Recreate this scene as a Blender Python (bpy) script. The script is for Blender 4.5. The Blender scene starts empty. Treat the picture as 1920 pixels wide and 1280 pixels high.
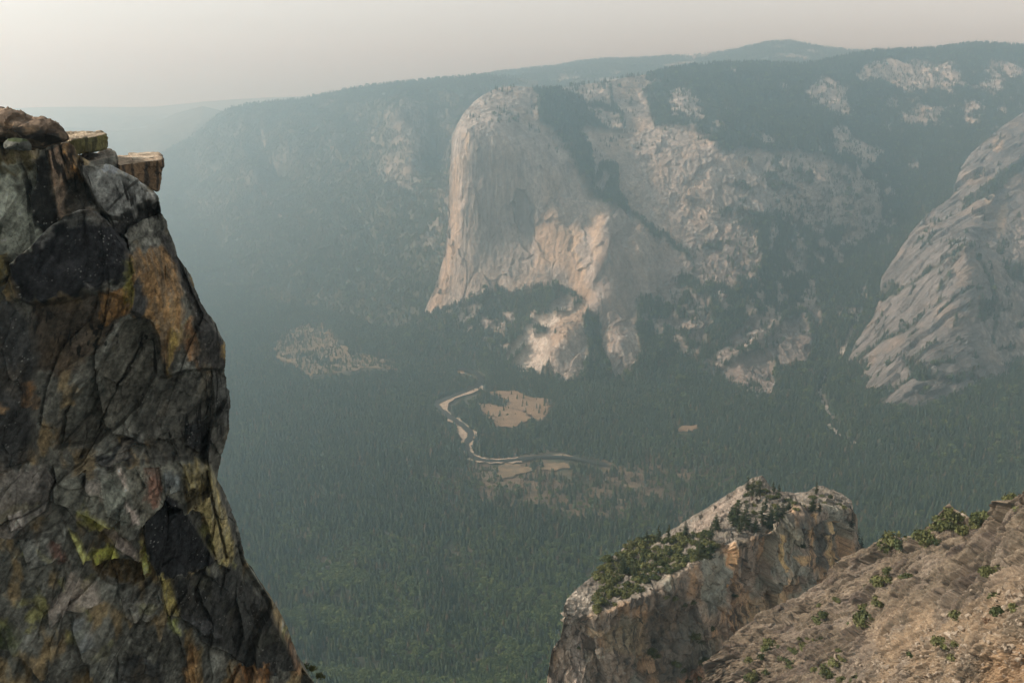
import bpy, math, random, time
_T0 = time.time()
import numpy as np
from mathutils import Vector, Matrix
R = math.radians
SC = bpy.context.scene
COL = SC.collection
rng = np.random.default_rng(7)
random.seed(7)
f32 = np.float32

# ------------------------------------------------------------------ camera geometry
FPX, YH = 1867.0, 165.0                    # focal length and horizon row in a 1920 x 1280 picture
PITCH = math.atan((640 - YH) / FPX)
CP, SP = math.cos(PITCH), math.sin(PITCH)
def pt(px, py, Y):
    """point seen at (px, py) at forward distance Y metres; camera at the origin, z up"""
    px, py, Y = np.broadcast_arrays(np.asarray(px, float), np.asarray(py, float), np.asarray(Y, float))
    u = (px - 960) / FPX; v = (640 - py) / FPX
    dy = CP + v * SP; dz = -SP + v * CP
    return np.stack([u / dy * Y, Y, dz / dy * Y], -1)
def zr(py):
    v = (640 - np.asarray(py, float)) / FPX
    return (-SP + v * CP) / (CP + v * SP)
FLOOR = -1075.0
def yfloor(py, z=FLOOR): return z / zr(py)
def pix(P):
    X, Y, Z = P[..., 0], P[..., 1], P[..., 2]
    a = Y * CP - Z * SP; b = Y * SP + Z * CP
    return 960 + FPX * X / a, 640 - FPX * b / a

# ------------------------------------------------------------------ noise
_perm = np.random.default_rng(1).permutation(256).astype(np.int32)
_perm = np.concatenate([_perm, _perm, _perm])
_g = np.random.default_rng(2).normal(size=(256, 3)); _g /= np.linalg.norm(_g, axis=1)[:, None]; _g = _g.astype(f32)
_rnd = np.random.default_rng(3).random((256, 3)).astype(f32)
def _h(ix, iy, iz): return _perm[_perm[_perm[ix & 255] + (iy & 255)] + (iz & 255)]
def perlin(x, y, z, seed=0):
    x = (x + seed * 17.13).astype(f32); y = (y + seed * 5.71).astype(f32); z = (z - seed * 9.37).astype(f32)
    ix = np.floor(x).astype(np.int32); iy = np.floor(y).astype(np.int32); iz = np.floor(z).astype(np.int32)
    fx, fy, fz = x - ix, y - iy, z - iz
    w = lambda t: t * t * t * (t * (t * 6 - 15) + 10)
    ux, uy, uz = w(fx), w(fy), w(fz)
    def c(a, b, d):
        g = _g[_h(ix + a, iy + b, iz + d)]
        return g[..., 0] * (fx - a) + g[..., 1] * (fy - b) + g[..., 2] * (fz - d)
    l = lambda a, b, t: a + (b - a) * t
    return 1.5 * l(l(l(c(0,0,0), c(1,0,0), ux), l(c(0,1,0), c(1,1,0), ux), uy),
             l(l(c(0,0,1), c(1,0,1), ux), l(c(0,1,1), c(1,1,1), ux), uy), uz)
def fbm(P, s, octv=5, seed=0, gain=.5, lac=2.03):
    """P (...,3); s = feature size (scalar or xyz)"""
    s = np.broadcast_to(np.asarray(s, float), (3,))
    x, y, z = P[..., 0] / s[0], P[..., 1] / s[1], P[..., 2] / s[2]
    o = 0; a = 1.0; k = 1.0
    for i in range(octv):
        o = o + a * perlin(x * k, y * k, z * k, seed + i * 3); a *= gain; k *= lac
    return o
def ridged(P, s, octv=4, seed=0, gain=.5):
    s = np.broadcast_to(np.asarray(s, float), (3,))
    x, y, z = P[..., 0] / s[0], P[..., 1] / s[1], P[..., 2] / s[2]
    o = 0; a = 1.0; k = 1.0
    for i in range(octv):
        o = o + a * (1 - 2 * np.abs(perlin(x * k, y * k, z * k, seed + i * 3))); a *= gain; k *= 2.1
    return o
def voro(P, s, seed=0):
    s = np.broadcast_to(np.asarray(s, float), (3,))
    Q = (P / s + seed * 3.77).astype(f32)
    I = np.floor(Q).astype(np.int32); Fr = Q - I
    f1 = np.full(Q.shape[:-1], 9., f32); f2 = f1.copy()
    hid = np.zeros(Q.shape[:-1], np.int32); vec = np.zeros(Q.shape, f32)
    for a in (-1, 0, 1):
        for b in (-1, 0, 1):
            for c in (-1, 0, 1):
                h = _h(I[..., 0] + a, I[..., 1] + b, I[..., 2] + c)
                d = _rnd[h] + np.array([a, b, c], f32) - Fr
                q = (d * d).sum(-1)
                m = q < f1
                f2 = np.where(m, f1, np.minimum(f2, q))
                f1 = np.where(m, q, f1); hid = np.where(m, h, hid)
                vec = np.where(m[..., None], -d, vec)
    return np.sqrt(f1), np.sqrt(f2), hid, vec
def facets(P, s, seed=0, tilt=.8, warp=.25, crack=0.):
    """angular fractured rock: every cell its own tilted plane; value about -.7..+.7 (cell units)"""
    s_ = np.broadcast_to(np.asarray(s, float), (3,))
    W = np.stack([fbm0(P, s_ * .9, 3, seed + 40 + k) for k in range(3)], -1)
    f1, f2, h, v = voro(P + W * s_ * warp, s_, seed)
    t = _g[(h * 7 + 13) & 255]
    o = (_rnd[(h * 5 + 3) & 255][..., 0] - .5) + tilt * (v * t).sum(-1)
    e = f2 - f1
    if crack: o = o - crack * np.exp(-(e / .05) ** 2)
    return o, e, _rnd[(h * 11 + 7) & 255]
from concurrent.futures import ThreadPoolExecutor
_pool = ThreadPoolExecutor(4)
def _par(fn, arrs, n, size=24000):
    """run fn over slices of flattened arrays on all cores"""
    out = list(_pool.map(lambda i: fn(*[a[i:i + size] for a in arrs]), range(0, n, size)))
    if isinstance(out[0], tuple): return tuple(np.concatenate([o[k] for o in out]) for k in range(len(out[0])))
    return np.concatenate(out)
def _pwrap(fn):
    def g(P, s, *a, **k):
        if P[..., 0].size < 48000 or k.pop('_in', 0): return fn(P, s, *a, **k)
        sh = P.shape[:-1]; Q = np.ascontiguousarray(P.reshape(-1, 3))
        r = _par(lambda q: fn(q, s, *a, **k), [Q], len(Q))
        if isinstance(r, tuple): return tuple(x.reshape(sh + x.shape[1:]) for x in r)
        return r.reshape(sh)
    return g
fbm0, facets0 = fbm, facets
fbm, ridged, facets = _pwrap(fbm), _pwrap(ridged), _pwrap(facets)
def sstep(a, b, x):
    t = np.clip((x - a) / (b - a), 0, 1); return t * t * (3 - 2 * t)
def sdpoly(px, py, poly):
    px = np.asarray(px, f32); py = np.asarray(py, f32); poly = [tuple(p) for p in poly]
    xs_ = [p[0] for p in poly]; ys_ = [p[1] for p in poly]; pad = 90
    if px.size < 48000: return _sdpoly(px, py, poly)
    m = (px > min(xs_) - pad) & (px < max(xs_) + pad) & (py > min(ys_) - pad) & (py < max(ys_) + pad)
    o = np.full(px.shape, 90., f32)
    if m.any():
        a, b = px[m], py[m]; o[m] = _par(lambda u, v: _sdpoly(u, v, poly), [a, b], len(a))
    return o
def _sdpoly(px, py, poly):
    """signed distance to a polygon in picture units, negative inside"""
    px = np.asarray(px, f32); py = np.asarray(py, f32)
    d = np.full(px.shape, 1e9, f32); ins = np.zeros(px.shape, bool)
    n = len(poly)
    for i in range(n):
        x0, y0 = poly[i]; x1, y1 = poly[(i + 1) % n]
        ex, ey = x1 - x0, y1 - y0; wx, wy = px - x0, py - y0
        t = np.clip((wx * ex + wy * ey) / (ex * ex + ey * ey + 1e-9), 0, 1)
        d = np.minimum(d, (wx - ex * t) ** 2 + (wy - ey * t) ** 2)
        c = ((y0 > py) != (y1 > py))
        if y1 != y0: ins ^= c & (px < (x1 - x0) * (py - y0) / (y1 - y0) + x0)
    d = np.sqrt(d)
    return np.where(ins, -d, d)
def sdline(px, py, line):
    d = np.full(np.shape(px), 1e9)
    for (x0, y0), (x1, y1) in zip(line[:-1], line[1:]):
        ex, ey = x1 - x0, y1 - y0; wx, wy = px - x0, py - y0
        t = np.clip((wx * ex + wy * ey) / (ex * ex + ey * ey + 1e-9), 0, 1)
        d = np.minimum(d, (wx - ex * t) ** 2 + (wy - ey * t) ** 2)
    return np.sqrt(d)
def inside(px, py, poly, soft=4.): return sstep(soft, -soft, sdpoly(px, py, poly))
def rbf(ctrl, px, py):
    C = np.array(ctrl, float); X = C[:, :2] / 100.; n = len(C)
    r = np.linalg.norm(X[:, None] - X[None], axis=2)
    A = np.zeros((n + 3, n + 3)); A[:n, :n] = r + np.eye(n) * -1e-3; A[:n, n] = 1; A[:n, n + 1:] = X
    A[n:, :n] = A[:n, n:].T
    w = np.linalg.solve(A, np.concatenate([np.log(C[:, 2]), np.zeros(3)]))
    sh = px.shape; q = np.stack([px.ravel(), py.ravel()], 1) / 100.; out = np.empty(len(q))
    def ev(b): return np.hypot(b[:, :1] - X[None, :, 0], b[:, 1:] - X[None, :, 1]) @ w[:n] + w[n] + b @ w[n + 1:]
    out = _par(ev, [q], len(q), 4000)
    return np.exp(out).reshape(sh)
def dens(line, step=40):
    """resample a polyline of (x,y,Y) so constraints are close enough"""
    o = []
    for a, b in zip(line[:-1], line[1:]):
        n = max(1, int(math.hypot(b[0] - a[0], b[1] - a[1]) / step))
        for k in range(n): o.append(tuple(a[j] + (b[j] - a[j]) * k / n for j in range(3)))
    o.append(tuple(line[-1])); return o

# ------------------------------------------------------------------ object helpers
def tag(o, label=None, cat=None, group=None, kind=None):
    if label: o['label'] = label
    if cat: o['category'] = cat
    if group: o['group'] = group
    if kind: o['kind'] = kind
    return o
def link(o, parent=None):
    COL.objects.link(o)
    if parent: o.parent = parent
    return o
def mesh_np(name, V, Fq, mats, cols=None, smooth=True, attrs=None, fmat=None):
    me = bpy.data.meshes.new(name)
    V = np.asarray(V, f32).reshape(-1, 3); Fq = np.asarray(Fq, np.int32); k = Fq.shape[1]
    me.vertices.add(len(V)); me.vertices.foreach_set('co', V.ravel())
    me.loops.add(Fq.size); me.loops.foreach_set('vertex_index', Fq.ravel())
    me.polygons.add(len(Fq)); me.polygons.foreach_set('loop_start', np.arange(0, Fq.size, k, dtype=np.int32))
    me.polygons.foreach_set('loop_total', np.full(len(Fq), k, np.int32))
    if fmat is not None: me.polygons.foreach_set('material_index', np.asarray(fmat, np.int32))
    me.update(calc_edges=True)
    me.polygons.foreach_set('use_smooth', np.full(len(Fq), smooth))
    for m in (mats if isinstance(mats, (list, tuple)) else [mats]): me.materials.append(m)
    if cols is not None:
        a = me.attributes.new('Col', 'FLOAT_COLOR', 'POINT')
        a.data.foreach_set('color', np.concatenate([cols.reshape(-1, 3), np.ones((len(V), 1))], 1).astype(f32).ravel())
    for k_, v_ in (attrs or {}).items():
        a = me.attributes.new(k_, 'FLOAT', 'POINT'); a.data.foreach_set('value', np.asarray(v_, f32).ravel())
    return me
def gridfaces(r, c, keep=None):
    i = np.arange((r - 1) * (c - 1)); a = (i // (c - 1)) * c + i % (c - 1)
    Fq = np.stack([a, a + 1, a + c + 1, a + c], 1)
    return Fq if keep is None else Fq[keep.ravel()]
def normals(P, smooth=0):
    dr = np.gradient(P, axis=0); dc = np.gradient(P, axis=1)
    n = np.cross(dc, dr); n /= np.linalg.norm(n, axis=-1)[..., None] + 1e-9
    return n
def gridobj(name, P, mats, cols, flip=False, **kw):
    Fq = gridfaces(P.shape[0], P.shape[1])
    if flip: Fq = Fq[:, ::-1]
    me = mesh_np(name, P, Fq, mats, cols, **kw)
    return link(bpy.data.objects.new(name, me))
def basis(P, px, py, A, B):
    a, b = [P.reshape(-1, 3)[np.argmin((px - q[0]) ** 2 + (py - q[1]) ** 2)] for q in (A, B)]
    u = np.asarray(b, float) - np.asarray(a, float); u /= np.linalg.norm(u); n = normals(P)[::8, ::8].reshape(-1, 3).mean(0)
    v = np.cross(n, u); v /= np.linalg.norm(v); n = np.cross(u, v); return np.stack([P @ u, P @ v, P @ n], -1)
def lerp(a, b, t): return a + (b - a) * t
def mixc(A, c, m): return A + (np.array(c, float) - A) * m[..., None]

# ------------------------------------------------------------------ materials
def new_mat(name):
    m = bpy.data.materials.new(name); m.use_nodes = True
    nt = m.node_tree; b = nt.nodes['Principled BSDF']; return m, nt, b
def N(nt, t, **kw):
    n = nt.nodes.new(t)
    for k, v in kw.items():
        if k in n.inputs: n.inputs[k].default_value = v
        else: setattr(n, k, v)
    return n
def rock_mat(name, s1, s2, bump=.5, bdist=1., rough=.9, amp=.35, stretch=(1, 1, 1)):
    m, nt, b = new_mat(name); L = nt.links.new
    b.inputs['Roughness'].default_value = rough
    b.inputs['Specular IOR Level'].default_value = .25
    tc = N(nt, 'ShaderNodeTexCoord'); mp = N(nt, 'ShaderNodeMapping'); mp.inputs['Scale'].default_value = stretch
    L(tc.outputs['Object'], mp.inputs['Vector'])
    at = N(nt, 'ShaderNodeAttribute', attribute_name='Col')
    n1 = N(nt, 'ShaderNodeTexNoise', Scale=1 / s1, Detail=8., Roughness=.65)
    n2 = N(nt, 'ShaderNodeTexNoise', Scale=1 / s2, Detail=6., Roughness=.7)
    L(mp.outputs[0], n1.inputs['Vector']); L(tc.outputs['Object'], n2.inputs['Vector'])
    mr = N(nt, 'ShaderNodeMapRange'); mr.inputs['From Min'].default_value = .3; mr.inputs['From Max'].default_value = .7
    mr.inputs['To Min'].default_value = 1 - amp; mr.inputs['To Max'].default_value = 1 + amp
    L(n1.outputs['Fac'], mr.inputs['Value'])
    mr2 = N(nt, 'ShaderNodeMapRange'); mr2.inputs['From Min'].default_value = .3; mr2.inputs['From Max'].default_value = .7
    mr2.inputs['To Min'].default_value = 1 - amp * .8; mr2.inputs['To Max'].default_value = 1 + amp * .8
    L(n2.outputs['Fac'], mr2.inputs['Value'])
    mu = N(nt, 'ShaderNodeMath', operation='MULTIPLY'); L(mr.outputs[0], mu.inputs[0]); L(mr2.outputs[0], mu.inputs[1])
    vm = N(nt, 'ShaderNodeVectorMath', operation='SCALE'); L(at.outputs['Color'], vm.inputs[0]); L(mu.outputs[0], vm.inputs['Scale'])
    L(vm.outputs[0], b.inputs['Base Color'])
    ad = N(nt, 'ShaderNodeMath', operation='ADD'); L(n1.outputs['Fac'], ad.inputs[0]); L(n2.outputs['Fac'], ad.inputs[1])
    bp = N(nt, 'ShaderNodeBump', Strength=bump, Distance=bdist); L(ad.outputs[0], bp.inputs['Height'])
    L(bp.outputs[0], b.inputs['Normal'])
    return m
def leaf_mat(name, c0, c1, c2=None, rough=.7, tr=.0):
    """foliage: colour differs from plant to plant (random per object) and slightly across the crown"""
    m, nt, b = new_mat(name); L = nt.links.new
    oi = N(nt, 'ShaderNodeObjectInfo'); cr = N(nt, 'ShaderNodeValToRGB')
    cr.color_ramp.elements[0].color = (*c0, 1); cr.color_ramp.elements[1].color = (*c1, 1)
    if c2: e = cr.color_ramp.elements.new(.93); e.color = (*c1, 1); cr.color_ramp.elements[2].color = (*c2, 1)
    L(oi.outputs['Random'], cr.inputs[0])
    tc = N(nt, 'ShaderNodeTexCoord'); n = N(nt, 'ShaderNodeTexNoise', Scale=1.3, Detail=3.); L(tc.outputs['Object'], n.inputs['Vector'])
    mr = N(nt, 'ShaderNodeMapRange'); mr.inputs['From Min'].default_value = .3; mr.inputs['From Max'].default_value = .7
    mr.inputs['To Min'].default_value = .65; mr.inputs['To Max'].default_value = 1.35; L(n.outputs['Fac'], mr.inputs['Value'])
    vm = N(nt, 'ShaderNodeVectorMath', operation='SCALE'); L(cr.outputs[0], vm.inputs[0]); L(mr.outputs[0], vm.inputs['Scale'])
    L(vm.outputs[0], b.inputs['Base Color']); b.inputs['Roughness'].default_value = rough
    b.inputs['Specular IOR Level'].default_value = .2
    return m
M_far = rock_mat('granite_far', 60, 18, bump=.5, bdist=10, amp=.36, stretch=(1, 1, .22))
M_floor = rock_mat('valley_soil', 80, 12, bump=.2, bdist=1, amp=.3)
M_near = rock_mat('cliff_rock', .9, .16, bump=.8, bdist=.12, amp=.42, stretch=(1, 1, .6))
M_mid = rock_mat('promontory_rock', 6, 1.2, bump=.7, bdist=.8, amp=.34, stretch=(1, 1, .4))
M_slope = rock_mat('slope_rock', 3, .7, bump=.8, bdist=.5, amp=.36)
M_conif = leaf_mat('conifer_needles', (.016, .030, .016), (.055, .078, .032), (.14, .095, .055))
M_snag = leaf_mat('dead_needles', (.10, .070, .050), (.17, .125, .095))
M_broad = leaf_mat('broad_leaves', (.040, .070, .022), (.115, .145, .042))
M_bush = leaf_mat('shrub_leaves', (.045, .058, .018), (.13, .13, .045))
M_pine = leaf_mat('pine_needles', (.022, .036, .016), (.055, .065, .026))
def bark():
    m, nt, b = new_mat('bark'); n = N(nt, 'ShaderNodeTexNoise', Scale=3., Detail=4.); cr = N(nt, 'ShaderNodeValToRGB')
    cr.color_ramp.elements[0].color = (.05, .035, .025, 1); cr.color_ramp.elements[1].color = (.14, .10, .075, 1)
    nt.links.new(n.outputs['Fac'], cr.inputs[0]); nt.links.new(cr.outputs[0], b.inputs['Base Color']); b.inputs['Roughness'].default_value = .95
    return m
M_bark = bark()

#@@PARTS
# ================================================================== FAR TERRAIN
TREES = []        # candidate tree spots gathered per surface: (points, kind)
def fl(line, z=FLOOR - 12): return [(x, y, float(yfloor(y, z))) for x, y in line]
def colgrid(xs, rows, ytop, ybot):
    t = np.linspace(0, 1, rows)[:, None]
    px = np.broadcast_to(xs[None], (rows, len(xs)))
    return px, ybot[None] + (ytop - ybot)[None] * t
def backwrap(P, n=6, step=90, drop=.45, side=0.):
    top = P[-1]; ex = [top + np.array([side * step * k, step * k, -drop * step * k * (1 + .2 * k)]) for k in range(1, n + 1)]
    return np.concatenate([P, np.stack(ex)], 0)
def padwrap(A, n=6): return np.concatenate([A, np.repeat(A[-1:], n, 0)], 0)
def scatter_grid(P, mask, per_ha, seed, limit=None):
    """random points on a grid surface, density per map hectare times mask"""
    r = np.random.default_rng(seed)
    a = P[:-1, :-1]; b = P[:-1, 1:]; d = P[1:, :-1]
    n = np.cross(b - a, d - a); area = np.abs(n[..., 2]) + .12 * np.linalg.norm(n, axis=-1)
    lam = area / 1e4 * per_ha * mask[:-1, :-1]
    cnt = r.poisson(np.minimum(lam, 20)); idx = np.repeat(np.arange(cnt.size), cnt.ravel())
    i, j = idx // cnt.shape[1], idx % cnt.shape[1]
    u, v = r.random(len(i))[:, None], r.random(len(i))[:, None]
    p = P[i, j] * (1 - u) * (1 - v) + P[i, j + 1] * u * (1 - v) + P[i + 1, j] * (1 - u) * v + P[i + 1, j + 1] * u * v
    return p
G_ROCK = (.33, .30, .262); G_WARM = (.40, .30, .20); G_TAN = (.47, .37, .255); G_GREY = (.185, .175, .16); G_PALE = (.45, .42, .365)
G_SOIL = (.060, .062, .042)

# ---- the big granite wall, its plateau and the forested slopes below it
B_top = [(640,648),(700,636),(760,612),(795,586),(803,566),(815,540),(824,510),(832,480),(838,440),(840,400),(842,340),(844,300),(848,256),(858,232),(870,212),(888,192),
         (905,179),(925,169),(945,163),(975,162),(1003,165),(1030,168),(1060,164),(1100,158),(1136,153),(1175,145),(1213,140),(1235,134),(1265,128),(1300,123),(1350,119),(1400,118),
         (1450,119),(1500,121),(1540,116),(1580,106),(1640,95),(1700,93),(1750,91),(1790,85),(1830,81),(1880,83),(1920,86),(2000,92)]
B_foot = [(640,652),(700,664),(760,676),(850,690),(930,705),(1000,718),(1060,728),(1110,728),(1160,722),(1250,756),(1330,792),(1440,800),(1530,792),(1600,850),(1700,880),(1920,900),(2000,905)]
ctl = []
ctl += dens(fl(B_foot), 60)
ctl += dens([(640,648,4150),(700,636,4250),(760,612,4270),(795,586,4270),(815,540,4300),(832,480,4330),(840,400,4345),(843,300,4365),(848,256,4380),(870,212,4450),(905,179,4590),(945,163,4720),(1003,165,4780),(1060,164,4960),(1136,153,5150),
             (1213,140,5350),(1300,123,5600),(1400,118,5800),(1500,121,6000),(1580,106,6300),(1640,95,6500),(1750,91,6700),(1830,81,6800),(2000,92,6800)], 40)
ctl += dens([(830,575,4215),(845,520,4235),(858,440,4252),(868,350,4275),(876,245,4300)], 40)        # the prow
ctl += [(850,575,4180),(900,552,4150),(940,537,4135),(1000,545,4110),(1060,553,4060),(1100,566,3990)]   # foot of the wall
ctl += [(930,240,4330),(1000,276,4370),(1060,305,4410),(1095,340,4430),(1110,372,4410)]                 # east rim
ctl += [(930,400,4275),(975,420,4300),(1040,420,4235),(1110,420,4260),(1000,330,4320),(1150,400,4330),(900,330,4290)]
ctl += [(1120,560,3900),(1135,480,3990),(1140,410,4150),(1095,480,4090),(1180,480,4090),(1200,440,4230)]   # the second prow
ctl += [(1110,578,3860),(1060,620,3740),(1040,660,3680),(1165,565,3930),(1165,640,3760),(1120,640,3830),(1220,640,3850)]
ctl += [(1220,583,3990),(1260,560,4060),(1300,612,3870),(1340,572,3990),(1400,532,4100),(1420,480,4270),(1300,500,4200),(1250,470,4270),(1440,440,4420)]
ctl += [(1160,330,4600),(1170,400,4480),(1250,242,4850),(1340,272,4760),(1372,295,4740),(1450,292,4860),(1550,302,4960),(1632,352,4980),(1640,400,4900)]
ctl += [(1300,350,4580),(1250,400,4460),(1400,360,4620),(1350,450,4380),(1500,370,4720),(1480,430,4620),(1560,430,4700),(1580,380,4800)]
ctl += [(1080,230,4850),(1060,190,4900),(1115,310,4650),(1180,220,4950),(1230,200,5080)]
ctl += [(1400,200,5250),(1600,200,5750),(1800,160,6150),(1900,160,6250),(1500,250,5080),(1700,260,5620),(1850,250,5700),(1650,330,5240),(1750,350,5200)]
ctl += [(1660,430,4900),(1700,480,4500),(1640,520,4420),(1600,580,4150),(1560,640,3900),(1545,700,3700),(1500,520,4350),(1480,600,4020),(1520,450,4560)]
ctl += [(1440,640,3860),(1420,700,3650),(1390,690,3660),(1340,740,3600),(1250,700,3690),(1350,640,3820)]
ctl += [(1700,700,3500),(1850,700,3500),(1900,600,3800),(1850,450,4500),(960,620,3990),(900,620,4020),(1000,660,3860),(850,640,4030)]
xs = np.unique(np.concatenate([np.linspace(640, 795, 90), np.linspace(795, 880, 190), np.linspace(880, 2000, 900)]))
ytop = np.interp(xs, *zip(*B_top)); ybot = np.interp(xs, *zip(*B_foot)) + 3
px, py = colgrid(xs, 600, ytop, ybot)
Y = rbf(ctl, px, py); P0 = pt(px, py, Y)
w1 = fbm(P0, 260, 4, 5) ; w2 = fbm(P0, 260, 4, 9)
wx, wy = px + 7 * w1 + 3 * fbm(P0, 45, 3, 15), py + 7 * w2 + 3 * fbm(P0, 45, 3, 19)
ROCK = [
 [(780,592),(800,560),(815,540),(825,480),(832,400),(835,300),(840,240),(870,200),(905,165),(945,150),(1003,155),(1005,200),(1008,225),(1040,262),(1064,300),(1085,330),(1104,368),(1130,378),(1190,415),(1240,452),(1290,500),
  (1318,530),(1330,560),(1310,620),(1290,600),(1240,570),(1200,560),(1190,600),(1200,670),(1180,708),(1150,712),(1132,660),(1132,600),(1105,640),(1092,700),(1062,722),(1034,705),(1026,650),(1030,610),(1060,590),(1095,572),(1078,553),
  (1040,535),(1000,540),(960,545),(935,536),(900,555),(870,572),(830,586)],
 [(1082,254),(1106,250),(1163,250),(1193,251),(1223,237),(1250,236),(1290,252),(1335,272),(1362,290),(1400,286),(1450,290),(1500,286),(1548,300),(1600,330),(1632,360),(1640,400),(1610,420),(1580,440),(1560,425),(1530,440),(1500,420),(1470,405),
  (1445,400),(1420,420),(1425,480),(1400,530),(1345,572),(1300,520),(1265,480),(1225,440),(1180,400),(1165,360),(1160,320),(1130,312),(1112,340),(1106,278)],
 [(1110,355),(1130,330),(1145,335),(1130,360)],[(1160,385),(1190,400),(1240,436),(1310,490),(1310,520),(1235,466),(1180,424)],
 [(1136,150),(1213,136),(1223,163),(1200,184),(1223,217),(1228,240),(1193,253),(1163,249),(1166,214),(1146,184)],
 [(1000,626),(1030,628),(1036,680),(1018,700),(970,700),(966,688),(985,655)],[(944,680),(962,650),(990,622),(1016,608),(1008,628),(980,655),(962,678)],
 [(1000,605),(1040,590),(1055,600),(1020,618)],
 [(1052,556),(1092,560),(1070,585),(1030,590)],
 [(905,590),(925,600),(912,625),(900,610)],[(945,582),(968,592),(962,606),(946,604)],
 [(1324,738),(1360,698),(1395,674),(1434,664),(1450,700),(1448,745),(1435,785),(1370,800),(1324,796)],
 [(1436,640),(1466,604),(1500,592),(1520,640),(1510,690),(1465,702),(1434,674)],
 [(1512,570),(1532,574),(1540,612),(1530,622),(1516,602)], [(1225,590),(1300,560),(1330,600),(1300,640),(1240,620)], [(1290,620),(1320,600),(1318,650),(1296,650)], [(1500,330),(1640,340),(1650,420),(1600,470),(1540,470),(1500,430)],
 [(1360,640),(1400,600),(1440,585),(1438,610),(1400,640),(1380,660)],
 [(1445,400),(1460,430),(1445,480),(1432,440)],[(1470,470),(1500,480),(1515,530),(1490,520)],[(1520,470),(1545,480),(1548,500),(1524,494)],
]
SPARSE = [  # pale slabs with scattered trees on the plateau
 [(1618,128),(1660,118),(1720,116),(1770,120),(1800,150),(1790,175),(1740,172),(1700,182),(1650,160),(1615,150)],
 [(1500,180),(1545,152),(1575,170),(1592,190),(1590,215),(1560,218),(1530,205)],[(1460,172),(1480,165),(1490,178),(1470,180)],
 [(1548,245),(1575,240),(1600,265),(1640,285),(1635,320),(1600,310),(1555,290)],
 [(1680,215),(1740,205),(1775,200),(1770,220),(1730,238),(1700,235)],[(1820,165),(1870,150),(1880,175),(1850,182),(1815,180)],[(1850,135),(1900,128),(1920,145),(1900,152),(1860,150)],
 [(1650,240),(1665,236),(1668,250),(1655,252)],[(1280,170),(1300,180),(1290,200),(1300,230),(1280,225)],[(1415,262),(1445,258),(1455,272),(1430,275)],
 [(1050,160),(1100,158),(1130,160),(1140,200),(1110,195),(1070,180)],[(1100,200),(1150,210),(1160,245),(1120,245)],[(1240,165),(1290,180),(1320,200),(1310,235),(1262,215)],[(1800,208),(1835,200),(1830,218),(1806,222)],
 [(1355,130),(1375,128),(1385,138),(1360,142)],[(1700,320),(1740,300),(1735,330)],[(1340,690),(1375,640),(1430,590),(1450,600),(1400,660),(1350,710)],[(1490,560),(1520,540),(1530,570),(1505,590)],[(1400,600),(1440,570),(1470,590),(1420,640)],[(1260,790),(1300,770),(1320,790),(1290,800)],
]
CARVE = [  # forest strips inside the rock
 [(1095,600),(1110,580),(1128,590),(1130,650),(1132,715),(1100,712),(1098,660)],[(1104,368),(1140,362),(1172,398),(1186,410),(1150,396)],
 [(1195,565),(1240,572),(1290,600),(1240,610),(1200,620)],[(1060,545),(1090,556),(1045,560)],
 [(1440,395),(1470,400),(1500,425),(1540,445),(1560,428),(1600,430),(1560,480),(1470,470)],
 [(1422,405),(1445,395),(1450,420),(1430,470),(1418,480)],
 [(1060,300),(1104,330),(1112,372),(1098,360),(1080,335)],
]
rock = np.zeros(px.shape)
for p_ in ROCK: rock = np.maximum(rock, inside(wx, wy, p_, 5))
for p_ in CARVE: rock = np.minimum(rock, 1 - inside(wx, wy, p_, 5))
rock = rock * (1 - .95 * sstep(4.5, 2, sdline(wx, wy, [(1172,400),(1205,422),(1245,446),(1290,488)])))
sp = np.zeros(px.shape)
SOFT = [[(1190,600),(1330,580),(1420,520),(1500,480),(1560,540),(1530,620),(1450,660),(1330,700),(1240,690)],[(1220,150),(1340,170),(1420,260),(1300,250),(1230,230)],[(1480,300),(1560,260),(1680,330),(1700,430),(1600,520),(1500,500),(1440,430)],[(1680,130),(1900,120),(1920,240),(1760,260),(1640,220)],
        [(1300,700),(1460,680),(1540,700),(1480,800),(1320,810)],[(820,590),(960,560),(1050,600),(1000,680),(900,660)],[(1560,560),(1640,500),(1640,600),(1580,680)]]
for p_ in SPARSE: sp = np.maximum(sp, inside(px + 20 * w1 + 9 * fbm(P0, 60, 3, 81), py + 9 * w2 + 4 * fbm(P0, 60, 3, 84), p_, 10))
nz = fbm(P0, (120, 120, 60), 4, 33); nz2 = fbm(P0, (70, 70, 110), 5, 37, gain=.6)
sf = np.zeros(px.shape)
for p_ in SOFT: sf = np.maximum(sf, inside(px, py, p_, 25))
sf = .85 * sf * sstep(.12, .42, nz2)
sp = np.maximum(sstep(.25, .75, sp * (.95 + .5 * nz)), sf)
rough0 = inside(px, py, [(1230,560),(1330,420),(1380,300),(1640,290),(1680,450),(1560,640),(1340,820),(1260,700)], 30)
butt = sum(inside(wx, wy, p_, 5) for p_ in ROCK[11:14])
rock = rock * (1 - .9 * (1 - np.clip(butt, 0, 1)) * rough0 * sstep(.36, .55, fbm(P0, (110, 110, 40), 5, 39, gain=.6)))
face = rock * sstep(.0, 1, 1 - inside(wx, wy, [(850,232),(930,232),(1000,272),(1060,300),(1095,335),(1120,300),(1170,310),(1250,262),(1340,285),(1450,300),(1640,330),(1640,0),(820,0),(835,225)], 8))
CRK = [(1612,590),(1590,640),(1560,690),(1548,716),(1540,732),(1534,748),(1545,765),(1552,785),(1566,800)]
ck = sstep(7, 4, sdline(px + 4 * w1, py + 2 * w2, CRK)) * sstep(-.5, .1, nz + .35 * sstep(650, 720, py)); rock = np.maximum(rock, ck)
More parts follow.
